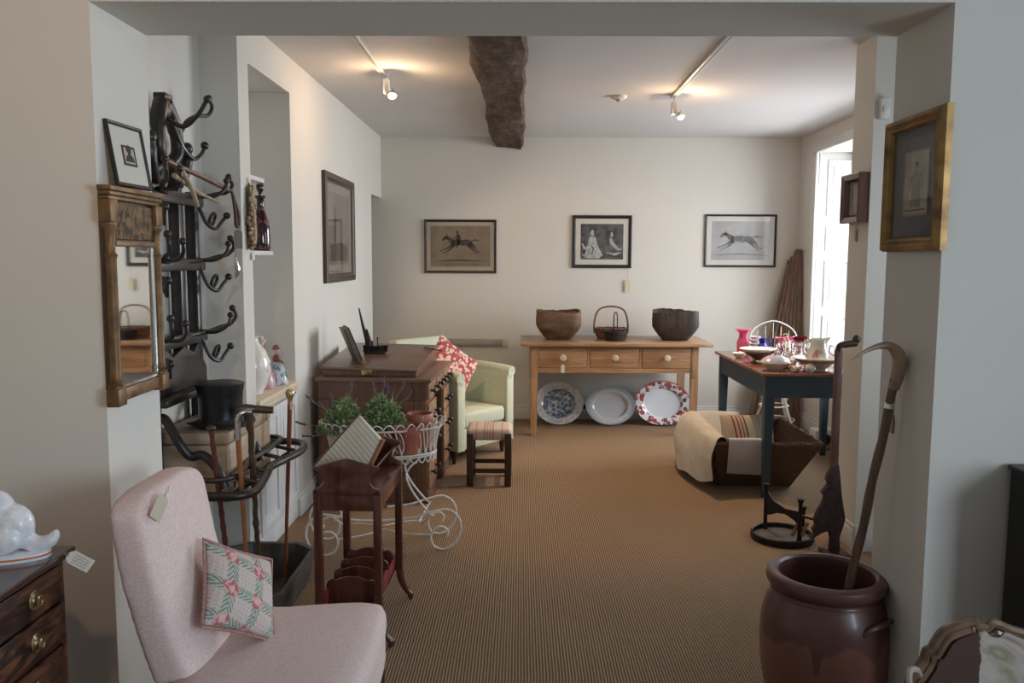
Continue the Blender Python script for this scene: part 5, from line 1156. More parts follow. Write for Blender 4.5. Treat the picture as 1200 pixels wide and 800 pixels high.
# ---------------------------------------------------------------- blue table by the window and the china on it
NAVY = mk('navy_blue_paint', (0.040, 0.075, 0.105), (0.030, 0.058, 0.085), 0.5, scale=5)
RT = wood('red_brown_table_top', (0.26, 0.10, 0.06), (0.14, 0.05, 0.035), 1, 0.22, 0.4)
TX0, TX1, TY0, TY1, TZ = 1.50, 2.40, 5.10, 6.38, 0.80
o = thing('blue_table', 'navy painted table with a polished brown top near the window', 'table', (1.95, 5.7, 0))
MB().box(TX0, TX1, TY0, TY1, TZ-0.022, TZ, 0.006).build('table_top', RT, o, True)
MB().box(TX0+0.05, TX1-0.05, TY0+0.045, TY0+0.067, TZ-0.16, TZ-0.022).build('apron', NAVY, o, True)
MB().box(TX0+0.05, TX1-0.05, TY1-0.067, TY1-0.045, TZ-0.16, TZ-0.022).build('apron', NAVY, o, True)
MB().box(TX0+0.035, TX0+0.057, TY0+0.06, TY1-0.06, TZ-0.16, TZ-0.022).build('apron', NAVY, o, True)
MB().box(TX1-0.057, TX1-0.035, TY0+0.06, TY1-0.06, TZ-0.16, TZ-0.022).build('apron', NAVY, o, True)
for x in (TX0+0.03, TX1-0.09):
    for y in (TY0+0.03, TY1-0.09):
        g = MB(); g.hexa([(x+0.008, y+0.008, 0), (x+0.048, y+0.008, 0), (x+0.048, y+0.048, 0), (x+0.008, y+0.048, 0), (x, y, 0.62), (x+0.06, y, 0.62), (x+0.06, y+0.06, 0.62), (x, y+0.06, 0.62)]).box(x, x+0.06, y, y+0.06, 0.62, TZ-0.022, 0.002)
        g.build('leg', NAVY, o, True)
def ware(name, label, cat, x, y, parts, rz=0):
    """parts: (part name, lathe profile, material, kwargs)"""
    o = thing(name, label, cat, (x, y, TZ+0.001), R(rz))
    for p in parts:
        nm, prof, mat = p[:3]; kw = p[3] if len(p) > 3 else {}
        if isinstance(prof, MB): prof.build(nm, mat, o)
        else: MB().lathe(prof, kw.get('seg', 28), kw.get('c', (0, 0, 0)), kw.get('sx', 1), kw.get('sy', 1), kw.get('fn')).build(nm, mat, o)
    return o
FLW = mk('floral_china', (0.78, 0.78, 0.76), (0.62, 0.42, 0.42), 0.15, scale=26, lo=0.38, hi=0.46, coat=0.5)
CREAM = mk('cream_china', (0.72, 0.68, 0.58), (0.66, 0.62, 0.52), 0.2, coat=0.4)
BLC = mk('blue_pink_china', (0.62, 0.44, 0.50), (0.36, 0.45, 0.58), 0.2, scale=16, lo=0.42, hi=0.62, coat=0.4)
wave = lambda n, a: (lambda k, z: 1+a*math.cos(k*n*2*PI/36))
# pink glass vase
ware('pink_glass_vase', 'tall pink glass vase with a frilled rim, left back of the table', 'vase', 1.665, 6.18, [('body', [(0, 0), (0.040, 0), (0.043, 0.01), (0.045, 0.09), (0.036, 0.11), (0.030, 0.13), (0.030, 0.155), (0.040, 0.17), (0.064, 0.180), (0.060, 0.184), (0.036, 0.176), (0.026, 0.155), (0.026, 0.13), (0.032, 0.105), (0.040, 0.08), (0.036, 0.012), (0, 0.012)], PINKG, {'seg': 36, 'fn': wave(6, 0.06)})])
# oval dish on a stand
ware('oval_fruit_dish', 'large white oval dish tipped on a squat brass footed bowl', 'dish', 1.615, 5.62, [
    ('foot', [(0, 0), (0.05, 0), (0.045, 0.01), (0.022, 0.02), (0.03, 0.035), (0.085, 0.065), (0.088, 0.07), (0.06, 0.062), (0, 0.05)], GILTD),
    ('dish', [(0, 0.068), (0.075, 0.07), (0.125, 0.088), (0.145, 0.098), (0.143, 0.102), (0.12, 0.094), (0.07, 0.078), (0, 0.074)], CHINA, {'seg': 40, 'sx': 0.9, 'sy': 0.75})], 20)
ware('small_china_dish', 'small round china dish at the left corner of the blue table', 'dish', 1.575, 5.93, [('dish', [(0, 0), (0.025, 0), (0.04, 0.014), (0.052, 0.034), (0.05, 0.036), (0.036, 0.018), (0, 0.008)], FLW), ('lid', [(0, 0.046), (0.006, 0.046), (0.01, 0.036), (0.044, 0.026), (0, 0.026)], CHINA)])
o = ware('cup_stack', 'stack of pale cups beside the pink vase', 'cups', 1.76, 6.20, [('cup', [(0, 0.0+k*0.026), (0.026, 0.0+k*0.026), (0.042, 0.022+k*0.026), (0.042, 0.025+k*0.026), (0.024, 0.008+k*0.026), (0, 0.008+k*0.026)], CREAM if k % 2 else FLW) for k in range(5)])
g = MB(); g.tube(spline([(-0.035, -0.01, 0.11), (-0.062, -0.018, 0.10), (-0.066, -0.02, 0.075), (-0.036, -0.01, 0.065)], 5), 0.004, 8).build('handle', CREAM, o)
j = ware('cobalt_jug', 'small cobalt blue glass jug on the blue table', 'jug', 1.785, 6.10, [('body', [(0, 0), (0.03, 0), (0.042, 0.02), (0.047, 0.045), (0.036, 0.072), (0.022, 0.088), (0.024, 0.105), (0.034, 0.122), (0.031, 0.122), (0.02, 0.105), (0.018, 0.088), (0.03, 0.07), (0.04, 0.045), (0.024, 0.01), (0, 0.008)], BLUEG)])
MB().tube(spline([(0.030, 0, 0.112), (0.058, 0, 0.105), (0.062, 0, 0.065), (0.042, 0, 0.045)], 5), 0.0055, 8).build('handle', BLUEG, j)
ware('slim_dark_bottle', 'slim dark glass bottle right of the cobalt jug', 'bottle', 1.815, 5.93, [('body', [(0, 0), (0.017, 0), (0.018, 0.07), (0.008, 0.10), (0.007, 0.135), (0.010, 0.14), (0, 0.142)], AMBG)])
# glass trinkets
ware('glass_salt', 'short clear glass salt beside the dark bottle', 'glass', 1.855, 5.88, [('body', [(0, 0), (0.03, 0), (0.012, 0.015), (0.012, 0.03), (0.034, 0.055), (0.036, 0.08), (0.031, 0.08), (0.03, 0.058), (0, 0.036)], CLEAR)])
# brass cruet with cut glass bottles
def cruet():
    o = thing('brass_cruet', 'brass cruet stand crowded with cut glass bottles in the table middle', 'cruet', (1.81, 5.66, TZ+0.001), R(10))
    g = MB().lathe([(0, 0), (0.085, 0), (0.085, 0.008), (0.078, 0.012), (0, 0.012)], 30).build('base', BRASS, o)
    for z, r in ((0.05, 0.084),): MB().tube([(r*math.cos(k*PI/16), r*math.sin(k*PI/16), z) for k in range(32)], 0.0035, 8, True).build('gallery', BRASS, o)
    for k in range(4): a = k*PI/2+0.4; MB().tube(spline([(0.082*math.cos(a), 0.082*math.sin(a), 0.008), (0.092*math.cos(a), 0.092*math.sin(a), 0.03), (0.084*math.cos(a), 0.084*math.sin(a), 0.05), (0.088*math.cos(a), 0.088*math.sin(a), 0.085)], 4), 0.003, 6).build('upright', BRASS, o)
    for k in range(6):
        a = k*PI/3; x, y = 0.052*math.cos(a), 0.052*math.sin(a)
        q = MB().lathe([(0, 0.013), (0.018, 0.013), (0.021, 0.03), (0.020, 0.06), (0.009, 0.078), (0.008, 0.092), (0.013, 0.097), (0, 0.098)], 10, (x, y, 0)).build('bottle', CLEAR, o)
        MB().lathe([(0, 0.098), (0.007, 0.1), (0.011, 0.112), (0.005, 0.128), (0, 0.13)], 8, (x, y, 0)).build('stopper', CLEAR if k % 2 else GILT, q)
    MB().tube([(0, 0, 0.012), (0, 0, 0.165)], 0.003, 8).build('pillar', BRASS, o)
    MB().tube([(0.015*math.cos(k*PI/8), 0, 0.18+0.018*math.sin(k*PI/8)) for k in range(16)], 0.003, 6, True).build('ring_handle', BRASS, o)
cruet()
frill = [(0, 0), (0.028, 0), (0.012, 0.012), (0.014, 0.05), (0.018, 0.08), (0.028, 0.105), (0.046, 0.122), (0.043, 0.124), (0.024, 0.105), (0.014, 0.08), (0, 0.05)]
for x, y, lb in ((1.94, 6.14, 'frilled pink glass posy vase, left of a pair behind the cruet'), (2.025, 6.18, 'frilled pink glass posy vase, right of a pair behind the cruet')):
    ware('posy_vase', lb, 'vase', x, y, [('stem', frill[:5]+[(0, 0.08)], CHINA, {'seg': 36}), ('bloom', [(0, 0.082), (0.018, 0.082), (0.028, 0.105), (0.05, 0.124), (0.047, 0.127), (0.024, 0.108), (0, 0.10)], PINKG, {'seg': 36, 'fn': wave(7, 0.08)})])
ware('white_glass_cone', 'white pointed glass scent bottle among the pink vases', 'bottle', 1.925, 5.94, [('body', [(0, 0), (0.034, 0), (0.036, 0.01), (0.02, 0.07), (0.006, 0.12), (0, 0.14)], CHINA), ('collar', [(0, 0.118), (0.010, 0.12), (0.010, 0.126), (0, 0.128)], GILT)])
# overlay glass lustre
ov, b = newmat('ruby_and_white_overlay', 0.1, coat=0.6); x_, y_, z_ = coords()
band = ((z_*(2*PI/0.052)).sin()).gt(0.25); spots = ((X.op('ARCTAN2', y_, x_)*7).sin()).gt(0.0); setc(b, mixc(band.max((z_.lt(0.15))*spots*0.8), (0.28, 0.03, 0.09), (0.72, 0.62, 0.72)))
ware('overlay_glass_vase', 'ruby and white cut overlay glass vase with a red scalloped rim', 'vase', 1.955, 5.79, [('body', [(0, 0), (0.045, 0), (0.048, 0.008), (0.034, 0.022), (0.036, 0.04), (0.043, 0.055), (0.034, 0.072), (0.036, 0.09), (0.043, 0.105), (0.034, 0.12), (0.038, 0.135), (0, 0.135)], ov),
    ('rim', [(0, 0.133), (0.034, 0.134), (0.048, 0.15), (0.052, 0.166), (0.048, 0.166), (0.040, 0.15), (0, 0.14)], RUBY, {'seg': 36, 'fn': wave(9, 0.05)})])
o = thing('glass_drops', 'fringe of clear glass drops hung from the overlay vase', 'drops', (1.955, 5.79, TZ+0.08)); g = MB()
for k in range(10): a = k*PI/5; g.tube([(0.055*math.cos(a), 0.055*math.sin(a), 0.072), (0.056*math.cos(a), 0.056*math.sin(a), 0.012)], [0.0012, 0.0045], 6)
g.build('drop_fringe', CLEAR, o)
# floral jug in its basin
def jug_and_basin():
    o = ware('wash_basin', 'wide cream china wash basin holding the floral jug', 'basin', 1.895, 5.27, [('bowl', [(0, 0), (0.06, 0), (0.062, 0.012), (0.10, 0.035), (0.135, 0.07), (0.148, 0.078), (0.146, 0.082), (0.128, 0.074), (0.09, 0.038), (0.055, 0.016), (0, 0.014)], CREAM, {'seg': 40}), ('painted_band', [(0.118, 0.052), (0.1365, 0.070), (0.1375, 0.0695), (0.119, 0.0515)], mk('dull_red_band', (0.36, 0.22, 0.18)), {'seg': 40})])
    fm = mk('rose_painted_jug', (0.68, 0.66, 0.58), (0.48, 0.20, 0.18), 0.2, scale=13, lo=0.34, hi=0.42, coat=0.4, detail=3)
    j = thing('floral_jug', 'tall cream jug painted with roses standing in the basin', 'jug', (1.895, 5.27, TZ+0.018))
    MB().lathe([(0, 0), (0.050, 0), (0.052, 0.01), (0.066, 0.05), (0.064, 0.09), (0.050, 0.13), (0.044, 0.155), (0.050, 0.175), (0.056, 0.185), (0.052, 0.185), (0.040, 0.16), (0.044, 0.13), (0, 0.1)], 30).build('body', fm, j)
    MB().tube(spline([(-0.046, 0, 0.165), (-0.085, 0, 0.16), (-0.092, 0, 0.11), (-0.062, 0, 0.06)], 6), 0.007, 8).build('handle', CREAM, j)
    g = MB().hexa([(0.040, -0.022, 0.15), (0.040, 0.022, 0.15), (0.036, 0.02, 0.186), (0.036, -0.02, 0.186), (0.060, -0.010, 0.170), (0.060, 0.010, 0.170), (0.082, 0.006, 0.198), (0.082, -0.006, 0.198)], 0.004); g.build('spout', CREAM, j)
jug_and_basin()
for x, y, lb in ((1.86, 5.86, 'clear stemmed wine glass, just left of another, behind the brass cruet'), (1.905, 5.92, 'clear stemmed wine glass, nearer the ruby overlay vase, behind the cruet'), (1.85, 5.50, 'clear stemmed glass standing in front of the cruet beside the teacup')):
    o = thing('wine_glass', lb, 'glass', (x, y, TZ+0.001), 0, 'clear stemmed glasses on the blue table')
    MB().lathe([(0, 0), (0.028, 0), (0.028, 0.002), (0.005, 0.008), (0.0045, 0.05), (0, 0.05)], 24).build('stem', CLEAR, o)
    MB().lathe([(0, 0.05), (0.008, 0.052), (0.024, 0.075), (0.028, 0.105), (0.026, 0.125), (0.025, 0.125), (0.0265, 0.105), (0.0225, 0.077), (0, 0.056)], 24).build('bowl', CLEAR, o)
o = ware('lidded_tureen', 'low blue and pink china tureen with a domed lid at the table front', 'tureen', 1.63, 5.27, [('bowl', [(0, 0), (0.05, 0), (0.055, 0.008), (0.085, 0.028), (0.10, 0.046), (0.106, 0.05), (0.10, 0.053), (0, 0.05)], CREAM, {'sx': 0.98, 'sy': 0.8, 'seg': 36}),
    ('lid', [(0.102, 0.052), (0.104, 0.056), (0.085, 0.074), (0.05, 0.09), (0.02, 0.096), (0, 0.097)], BLC, {'sx': 0.93, 'sy': 0.77, 'seg': 36}), ('finial', [(0, 0.096), (0.008, 0.096), (0.007, 0.104), (0.014, 0.112), (0.009, 0.121), (0, 0.122)], mk('pink_enamel_finial', (0.62, 0.25, 0.30), rough=0.2))], 10)
for s in (-1, 1): MB().tube(spline([(s*0.094, -0.02, 0.048), (s*0.118, -0.018, 0.056), (s*0.121, 0.018, 0.056), (s*0.094, 0.02, 0.048)], 5), 0.005, 8).build('handle', CREAM, o)
ware('side_plate', 'small pink and white china plate behind the tureen', 'plate', 1.705, 5.44, [('plate', [(0, 0), (0.045, 0), (0.075, 0.012), (0.085, 0.015), (0.084, 0.018), (0.045, 0.005), (0, 0.004)], FLW)])
ware('china_teacup', 'small floral teacup with saucer left of the basin', 'cup', 1.765, 5.37, [('saucer', [(0, 0), (0.03, 0), (0.058, 0.010), (0.066, 0.013), (0.03, 0.006), (0, 0.006)], BLC), ('cup', [(0, 0.006), (0.02, 0.007), (0.035, 0.028), (0.044, 0.056), (0.041, 0.056), (0.03, 0.028), (0, 0.014)], FLW)])
def teapot(x, y, label, rz, body, acc, s=1.0):
    o = thing('china_teapot', label, 'teapot', (x, y, TZ+0.001), R(rz)); g = MB(); g.M = Matrix.Scale(s, 4); g.lathe([(0, 0), (0.024, 0), (0.038, 0.016), (0.043, 0.035), (0.034, 0.056), (0.022, 0.062), (0, 0.062)], 24).build('body', body, o)
    g = MB(); g.M = Matrix.Scale(s, 4); g.lathe([(0.024, 0.062), (0.016, 0.070), (0.005, 0.074), (0.007, 0.082), (0, 0.085)], 16).build('lid', acc, o)
    g = MB(); g.M = Matrix.Scale(s, 4); g.tube(spline([(0.034, 0, 0.022), (0.058, 0, 0.032), (0.066, 0, 0.055), (0.076, 0, 0.064)], 5), [0.011]*5+[0.009]*5+[0.007]*6, 10).build('spout', body, o)
    g = MB(); g.M = Matrix.Scale(s, 4); g.tube(spline([(-0.036, 0, 0.05), (-0.062, 0, 0.056), (-0.066, 0, 0.030), (-0.040, 0, 0.018)], 5), 0.0045, 8).build('handle', acc, o)
teapot(1.715, 5.155, 'tiny brown and white china teapot on the table front edge', 15, mk('brown_glaze', (0.34, 0.12, 0.08), (0.75, 0.70, 0.62), 0.15, scale=34, lo=0.42, hi=0.55, coat=0.5), GILT, 0.62)
teapot(1.815, 5.165, 'little white china creamer pot with a blush spout at the table edge', -150, FLW, mk('blush_glaze', (0.66, 0.40, 0.32), rough=0.2), 0.78)
ware('blue_stripe_bowl', 'small white bowl with a dark blue stripe at the right of the table', 'bowl', 2.235, 5.42, [('bowl', [(0, 0), (0.03, 0), (0.055, 0.03), (0.066, 0.065), (0.062, 0.065), (0.05, 0.03), (0, 0.01)], CHINA), ('stripe', [(0.0575, 0.034), (0.0645, 0.055), (0.0655, 0.055), (0.0585, 0.034)], mk('navy_enamel', (0.04, 0.05, 0.20), rough=0.2))])
m_or = mk('coral_spotted_china', (0.78, 0.70, 0.66), (0.74, 0.16, 0.10), 0.15, scale=20, lo=0.46, hi=0.52, coat=0.5)
o = ware('coral_teapot', 'white china pot with coral red flowers behind the floral jug', 'teapot', 2.25, 5.72, [('body', [(0, 0), (0.04, 0), (0.07, 0.04), (0.075, 0.075), (0.055, 0.11), (0.035, 0.12), (0, 0.12)], m_or), ('lid', [(0.037, 0.12), (0.02, 0.135), (0.008, 0.14), (0.011, 0.152), (0, 0.156)], CHINA)])
MB().tube(spline([(-0.062, 0, 0.10), (-0.105, 0, 0.11), (-0.11, 0, 0.06), (-0.068, 0, 0.04)], 5), 0.006, 8).build('handle', CHINA, o)
# ---------------------------------------------------------------- wicker basket with linens below the table
def dog_basket():
    o = thing('wicker_basket', 'large dark wicker basket with flared sides, under the blue table end', 'basket', (1.55, 5.70, 0))
    m, b = newmat('dark_wicker', 0.6); x, y, z = coords()
    wv = ((z*(2*PI/0.016)).sin())*(((x+y)*(2*PI/0.05)).sin()); wv = wv*0.5+0.5; n = noise(30); setc(b, mixc(wv*0.7+n*0.4-0.1, (0.045, 0.024, 0.015), (0.22, 0.125, 0.075))); bumpn(b, wv, 0.8, 0.008)
    B = [(1.33, 5.42), (1.80, 5.42), (1.80, 5.98), (1.33, 5.98)]; T = [(1.24, 5.22), (1.93, 5.22), (1.93, 6.07), (1.24, 6.07)]; H = 0.33
    nm = ['front_wall', 'side_wall', 'back_wall', 'side_wall']
    for k in range(4):
        a, b_ = B[k], B[(k+1) % 4]; c, d = T[(k+1) % 4], T[k]; rows = []
        for i in range(9):
            f = i/8; p = Vector((*a, 0.01)).lerp(Vector((*d, H)), f); q = Vector((*b_, 0.01)).lerp(Vector((*c, H)), f); rows.append([p.lerp(q, j/10) for j in range(11)])
        MB().sheet(rows, 0.014).build(nm[k], m, o, True)
    MB().box(1.33, 1.80, 5.42, 5.98, 0.003, 0.018).build('base', m, o, True)
    loop = []
    for k in range(4):
        for i in range(24): p = Vector((*T[k], H)).lerp(Vector((*T[(k+1) % 4], H)), i/24); loop.append(p)
    g = MB()
    for ph in (0, PI): g.tube([p+Vector((0, 0, 0.006*math.sin(i*0.9+ph)))+Vector((0.006*math.cos(i*0.9+ph), 0.006*math.cos(i*0.9+ph), 0)) for i, p in enumerate(loop)], 0.009, 7, True)
    g.build('braided_rim', mk('pale_wicker_braid', (0.26, 0.18, 0.12), (0.13, 0.08, 0.05), 0.6, scale=50), o, True)
dog_basket()
def cloth(label, name, rows, mat, group=None, cat='cloth', folds=0.006, seed=1):
    """rows of points spanning a draped sheet; refined, with soft folds"""
    o = thing(name, label, cat, tuple(sum((Vector(r[0]) for r in rows), Vector())/len(rows)), 0, group)
    rng = random.Random(seed); n = len(rows); g = [spline(r, 5) for r in rows]; m = len(g[0])
    cols = [spline([g[i][j] for i in range(n)], 5) for j in range(m)]; N = len(cols[0])
    G = [[cols[j][i] for j in range(m)] for i in range(N)]
    for i in range(N):
        for j in range(m):
            d = 0.5*math.sin(j*0.9+seed)+0.5*math.sin(i*0.55+j*0.35+seed*2); G[i][j] = G[i][j]+Vector((0.4*folds*d, -folds*d, folds*d*0.6))
    mb = MB(); mb.sheet(G, 0.004); mb.build('fabric', mat, o, True, ang=80)
    return o
LINEN = mk('cream_linen', (0.66, 0.62, 0.55), (0.58, 0.54, 0.47), 0.9, scale=14, spec=0.1)
WHITEL = mk('white_cotton', (0.66, 0.65, 0.66), (0.60, 0.59, 0.60), 0.9, scale=14, spec=0.1)
cloth('crumpled cream linen sheet spilling over the left end of the wicker basket', 'linen_sheet', [
    [(1.42, 6.02, 0.20), (1.30, 6.04, 0.37), (1.20, 6.06, 0.355), (1.15, 6.04, 0.24), (1.14, 6.02, 0.12)],
    [(1.44, 5.82, 0.17), (1.32, 5.84, 0.36), (1.21, 5.85, 0.375), (1.14, 5.83, 0.22), (1.12, 5.80, 0.03)],
    [(1.42, 5.62, 0.18), (1.32, 5.62, 0.35), (1.22, 5.60, 0.375), (1.16, 5.58, 0.24), (1.13, 5.56, 0.06)],
    [(1.40, 5.42, 0.20), (1.31, 5.40, 0.36), (1.23, 5.38, 0.370), (1.19, 5.36, 0.26), (1.17, 5.34, 0.05)],
    [(1.38, 5.25, 0.22), (1.31, 5.20, 0.36), (1.25, 5.17, 0.365), (1.22, 5.16, 0.27), (1.23, 5.17, 0.10)]], LINEN, folds=0.012, seed=3)
cloth('flat white cotton cloth hanging over the near wall of the wicker basket', 'cotton_cloth', [
    [(1.33, 5.36, 0.28), (1.44, 5.36, 0.28), (1.58, 5.36, 0.28)], [(1.33, 5.24, 0.36), (1.45, 5.24, 0.362), (1.58, 5.24, 0.36)], [(1.33, 5.195, 0.345), (1.45, 5.195, 0.347), (1.58, 5.195, 0.345)],
    [(1.34, 5.25, 0.22), (1.46, 5.25, 0.22), (1.59, 5.25, 0.22)], [(1.35, 5.32, 0.11), (1.46, 5.32, 0.105), (1.59, 5.32, 0.10)]], WHITEL, folds=0.003, seed=2)
cloth('folded white cloth draped over the far wall of the wicker basket', 'folded_cloth', [
    [(1.30, 5.94, 0.20), (1.45, 5.94, 0.20), (1.60, 5.95, 0.20)], [(1.29, 6.04, 0.36), (1.45, 6.05, 0.365), (1.62, 6.05, 0.36)], [(1.29, 6.10, 0.355), (1.45, 6.11, 0.355), (1.62, 6.11, 0.35)], [(1.29, 6.09, 0.16), (1.45, 6.09, 0.14), (1.62, 6.09, 0.15)]], mk('ivory_cloth', (0.64, 0.62, 0.58), (0.58, 0.56, 0.52), 0.9, scale=14, spec=0.1), folds=0.004, seed=5)
def striped_cushion():
    o = thing('striped_cushion', 'oatmeal cushion with dark red and brown stripes in the wicker basket', 'cushion', (1.58, 5.66, 0.03), R(12))
    m, b = newmat('oatmeal_stripe', 0.9, spec=0.1); x, y, z = coords(); n = noise(130); u = x+z*0.12
    s = ((u+0.075).abs().lt(0.006)).max((u+0.045).abs().lt(0.005)).max((u+0.02).abs().lt(0.004)); s2 = (u-0.005).abs().lt(0.005)
    c = mixc(n, (0.44, 0.37, 0.28), (0.58, 0.50, 0.40)); c = mixc(s, c, (0.30, 0.06, 0.06)); c = mixc(s2, c, (0.10, 0.07, 0.06)); c = mixc((u-0.10).gt(0)*0.5, c, (0.30, 0.25, 0.22)); setc(b, c)
    M = Matrix.Translation((0, 0, 0.22)) @ Matrix.Rotation(R(-12), 4, 'X'); pillow('c', 0.42, 0.40, 0.13, m, o, M)
striped_cushion()
# ---------------------------------------------------------------- garden chair, folded wood, oddments at the window corner
def garden_chair():
    o = thing('white_metal_chair', 'white wire garden chair with a hooped back behind the blue table', 'chair', (2.18, 7.05, 0), R(-8))
    def tb(nm, pts, r, closed=False): MB().tube(pts, r, 8, closed).build(nm, WIRE, o)
    tb('seat_ring', [(0.20*math.cos(k*PI/16), 0.20*math.sin(k*PI/16), 0.45) for k in range(32)], 0.008, True)
    for r in (0.06, 0.11, 0.155): tb('seat_wire', [(r*math.cos(k*PI/12), r*math.sin(k*PI/12), 0.45) for k in range(24)], 0.004, True)
    for k in range(4): a = k*PI/4; tb('seat_spoke', [(-0.2*math.cos(a), -0.2*math.sin(a), 0.447), (0.2*math.cos(a), 0.2*math.sin(a), 0.447)], 0.004)
    tb('back_hoop', spline([(-0.19, 0.06, 0.45), (-0.205, 0.14, 0.72), (-0.17, 0.17, 0.89), (0, 0.19, 0.97), (0.17, 0.17, 0.89), (0.205, 0.14, 0.72), (0.19, 0.06, 0.45)], 7), 0.006)
    for x in (-0.12, -0.06, 0, 0.06, 0.12): tb('back_spindle', [(x, 0.19*math.sqrt(1-(x/0.2)**2)*0.98, 0.45), (x*1.1, 0.175, 0.955-abs(x)*0.55)], 0.003)
    for sx in (-1, 1):
        for sy in (-1, 1):
            tb('leg', spline([(sx*0.06, sy*0.06, 0.445), (sx*0.09, sy*0.09, 0.25), (sx*0.15, sy*0.15, 0.06), (sx*0.175, sy*0.175, 0.008)], 5), 0.010)
            tb('leg_brace', spline([(sx*0.17, sy*0.17, 0.44), (sx*0.08, sy*0.08, 0.30), (sx*0.125, sy*0.125, 0.14)], 5), 0.006)
    for z, r in ((0.14, 0.17), (0.26, 0.12)): tb('stretcher_ring', [(r*math.cos(k*PI/12), r*math.sin(k*PI/12), z) for k in range(24)], 0.006, True)
    for a in (PI/4, 3*PI/4): tb('cross_brace', [(-0.19*math.cos(a), -0.19*math.sin(a), 0.11), (0.19*math.cos(a), 0.19*math.sin(a), 0.11)], 0.006)
garden_chair()
def clothes_horse():
    o = thing('slat_bundle', 'bundle of long brown tapering wooden slats leaning in the window corner', 'slats', (2.42, 7.42, 0))
    BR = wood('brown_slat_wood', (0.24, 0.15, 0.10), (0.10, 0.06, 0.04), 2, 0.5); BR2 = wood('reddish_slat_wood', (0.34, 0.16, 0.09), (0.18, 0.08, 0.05), 2, 0.5)
    for k, (xb, yb, xt, yt, zt, m_) in enumerate(((2.10, 7.50, 2.455, 7.63, 1.50, BR), (2.17, 7.46, 2.47, 7.61, 1.53, BR), (2.24, 7.43, 2.485, 7.59, 1.54, BR2), (2.30, 7.40, 2.495, 7.58, 1.585, BR), (2.36, 7.38, 2.505, 7.57, 1.60, BR), (2.42, 7.36, 2.515, 7.56, 1.60, BR), (2.48, 7.34, 2.525, 7.55, 1.59, BR))):
        MB().bar((xb, yb, 0.001), (xt, yt, zt), 0.060, 0.014, 0.003, upv=(0, 1, 0), w1=0.034, h1=0.012).build('slat', m_, o, True)
    MB().tube([(2.43, 7.63, 1.47), (2.53, 7.545, 1.50)], 0.006, 8).build('pivot_rod', IRON, o, True)
clothes_horse()
o = thing('white_socket_box', 'small white metal box with a round black opening by the window wall', 'box', (2.45, 6.55, 0))
MB().box(2.35, 2.52, 6.50, 6.66, 0.002, 0.15, 0.012).build('body', W_GLOSS, o, True)
g = MB(); g.M = Matrix.Translation((2.43, 6.50, 0.08)) @ Matrix.Rotation(R(90), 4, 'X'); g.lathe([(0, 0.002), (0.03, 0.002), (0.034, 0.008), (0.042, 0.008), (0.046, 0.0)], 20).build('opening', INK, o, True)
# ---------------------------------------------------------------- iron trivet, carved post, crook, jar, settee, cabinet
def trivet():
    o = thing('iron_trivet', 'round black iron trivet tipped upside down with three feet up', 'trivet', (1.42, 4.37, 0), R(0))
    MB().lathe([(0.150, 0.0), (0.163, 0.0), (0.166, 0.012), (0.164, 0.036), (0.158, 0.040), (0.152, 0.036), (0.150, 0.0)], 48).build('ring', IRON, o)
    MB().lathe([(0, 0.008), (0.152, 0.008), (0.152, 0.014), (0, 0.014)], 40).build('plate', mk('worn_grey_iron', (0.16, 0.14, 0.125), (0.08, 0.07, 0.065), 0.5, 0.3, 10), o)
    def leg(x, y, h): MB().lathe([(0, 0.012), (0.016, 0.012), (0.011, 0.05), (0.010, h-0.04), (0.013, h-0.02), (0.018, h-0.008), (0.018, h), (0, h+0.001)], 14, (x, y, 0)).build('foot', IRON, o)
    leg(-0.055, 0.125, 0.27); leg(0.065, -0.085, 0.245); leg(0.145, 0.10, 0.15)
    g = MB(); g.M = Matrix.Translation((-0.055, 0.125, 0)) @ Matrix.Rotation(R(-60.3), 4, 'Z'); g.prism([(0, 0.24), (0.05, 0.19), (0.14, 0.165), (0.242, 0.175), (0.242, 0.10), (0.2, 0.12), (0.14, 0.135), (0.08, 0.125), (0.03, 0.10), (0, 0.10)], -0.004, 0.004, 'y', 0.002).build('web_plate', IRON, o)
    RODM = mk('brown_rod', (0.22, 0.09, 0.06), (0.10, 0.04, 0.03), 0.5)
    for s in (0, 1): MB().tube([(0.07+0.045*s, -0.06, 0.125-0.02*s), (0.02+0.05*s, -0.10, 0.05)], 0.009, 8).build('rod', RODM, o)
    MB().tube([(0.065, -0.065, 0.15), (0.14, -0.04, 0.125), (0.245, -0.02, 0.10)], 0.008, 8).build('handle_bar', IRON, o)
trivet()
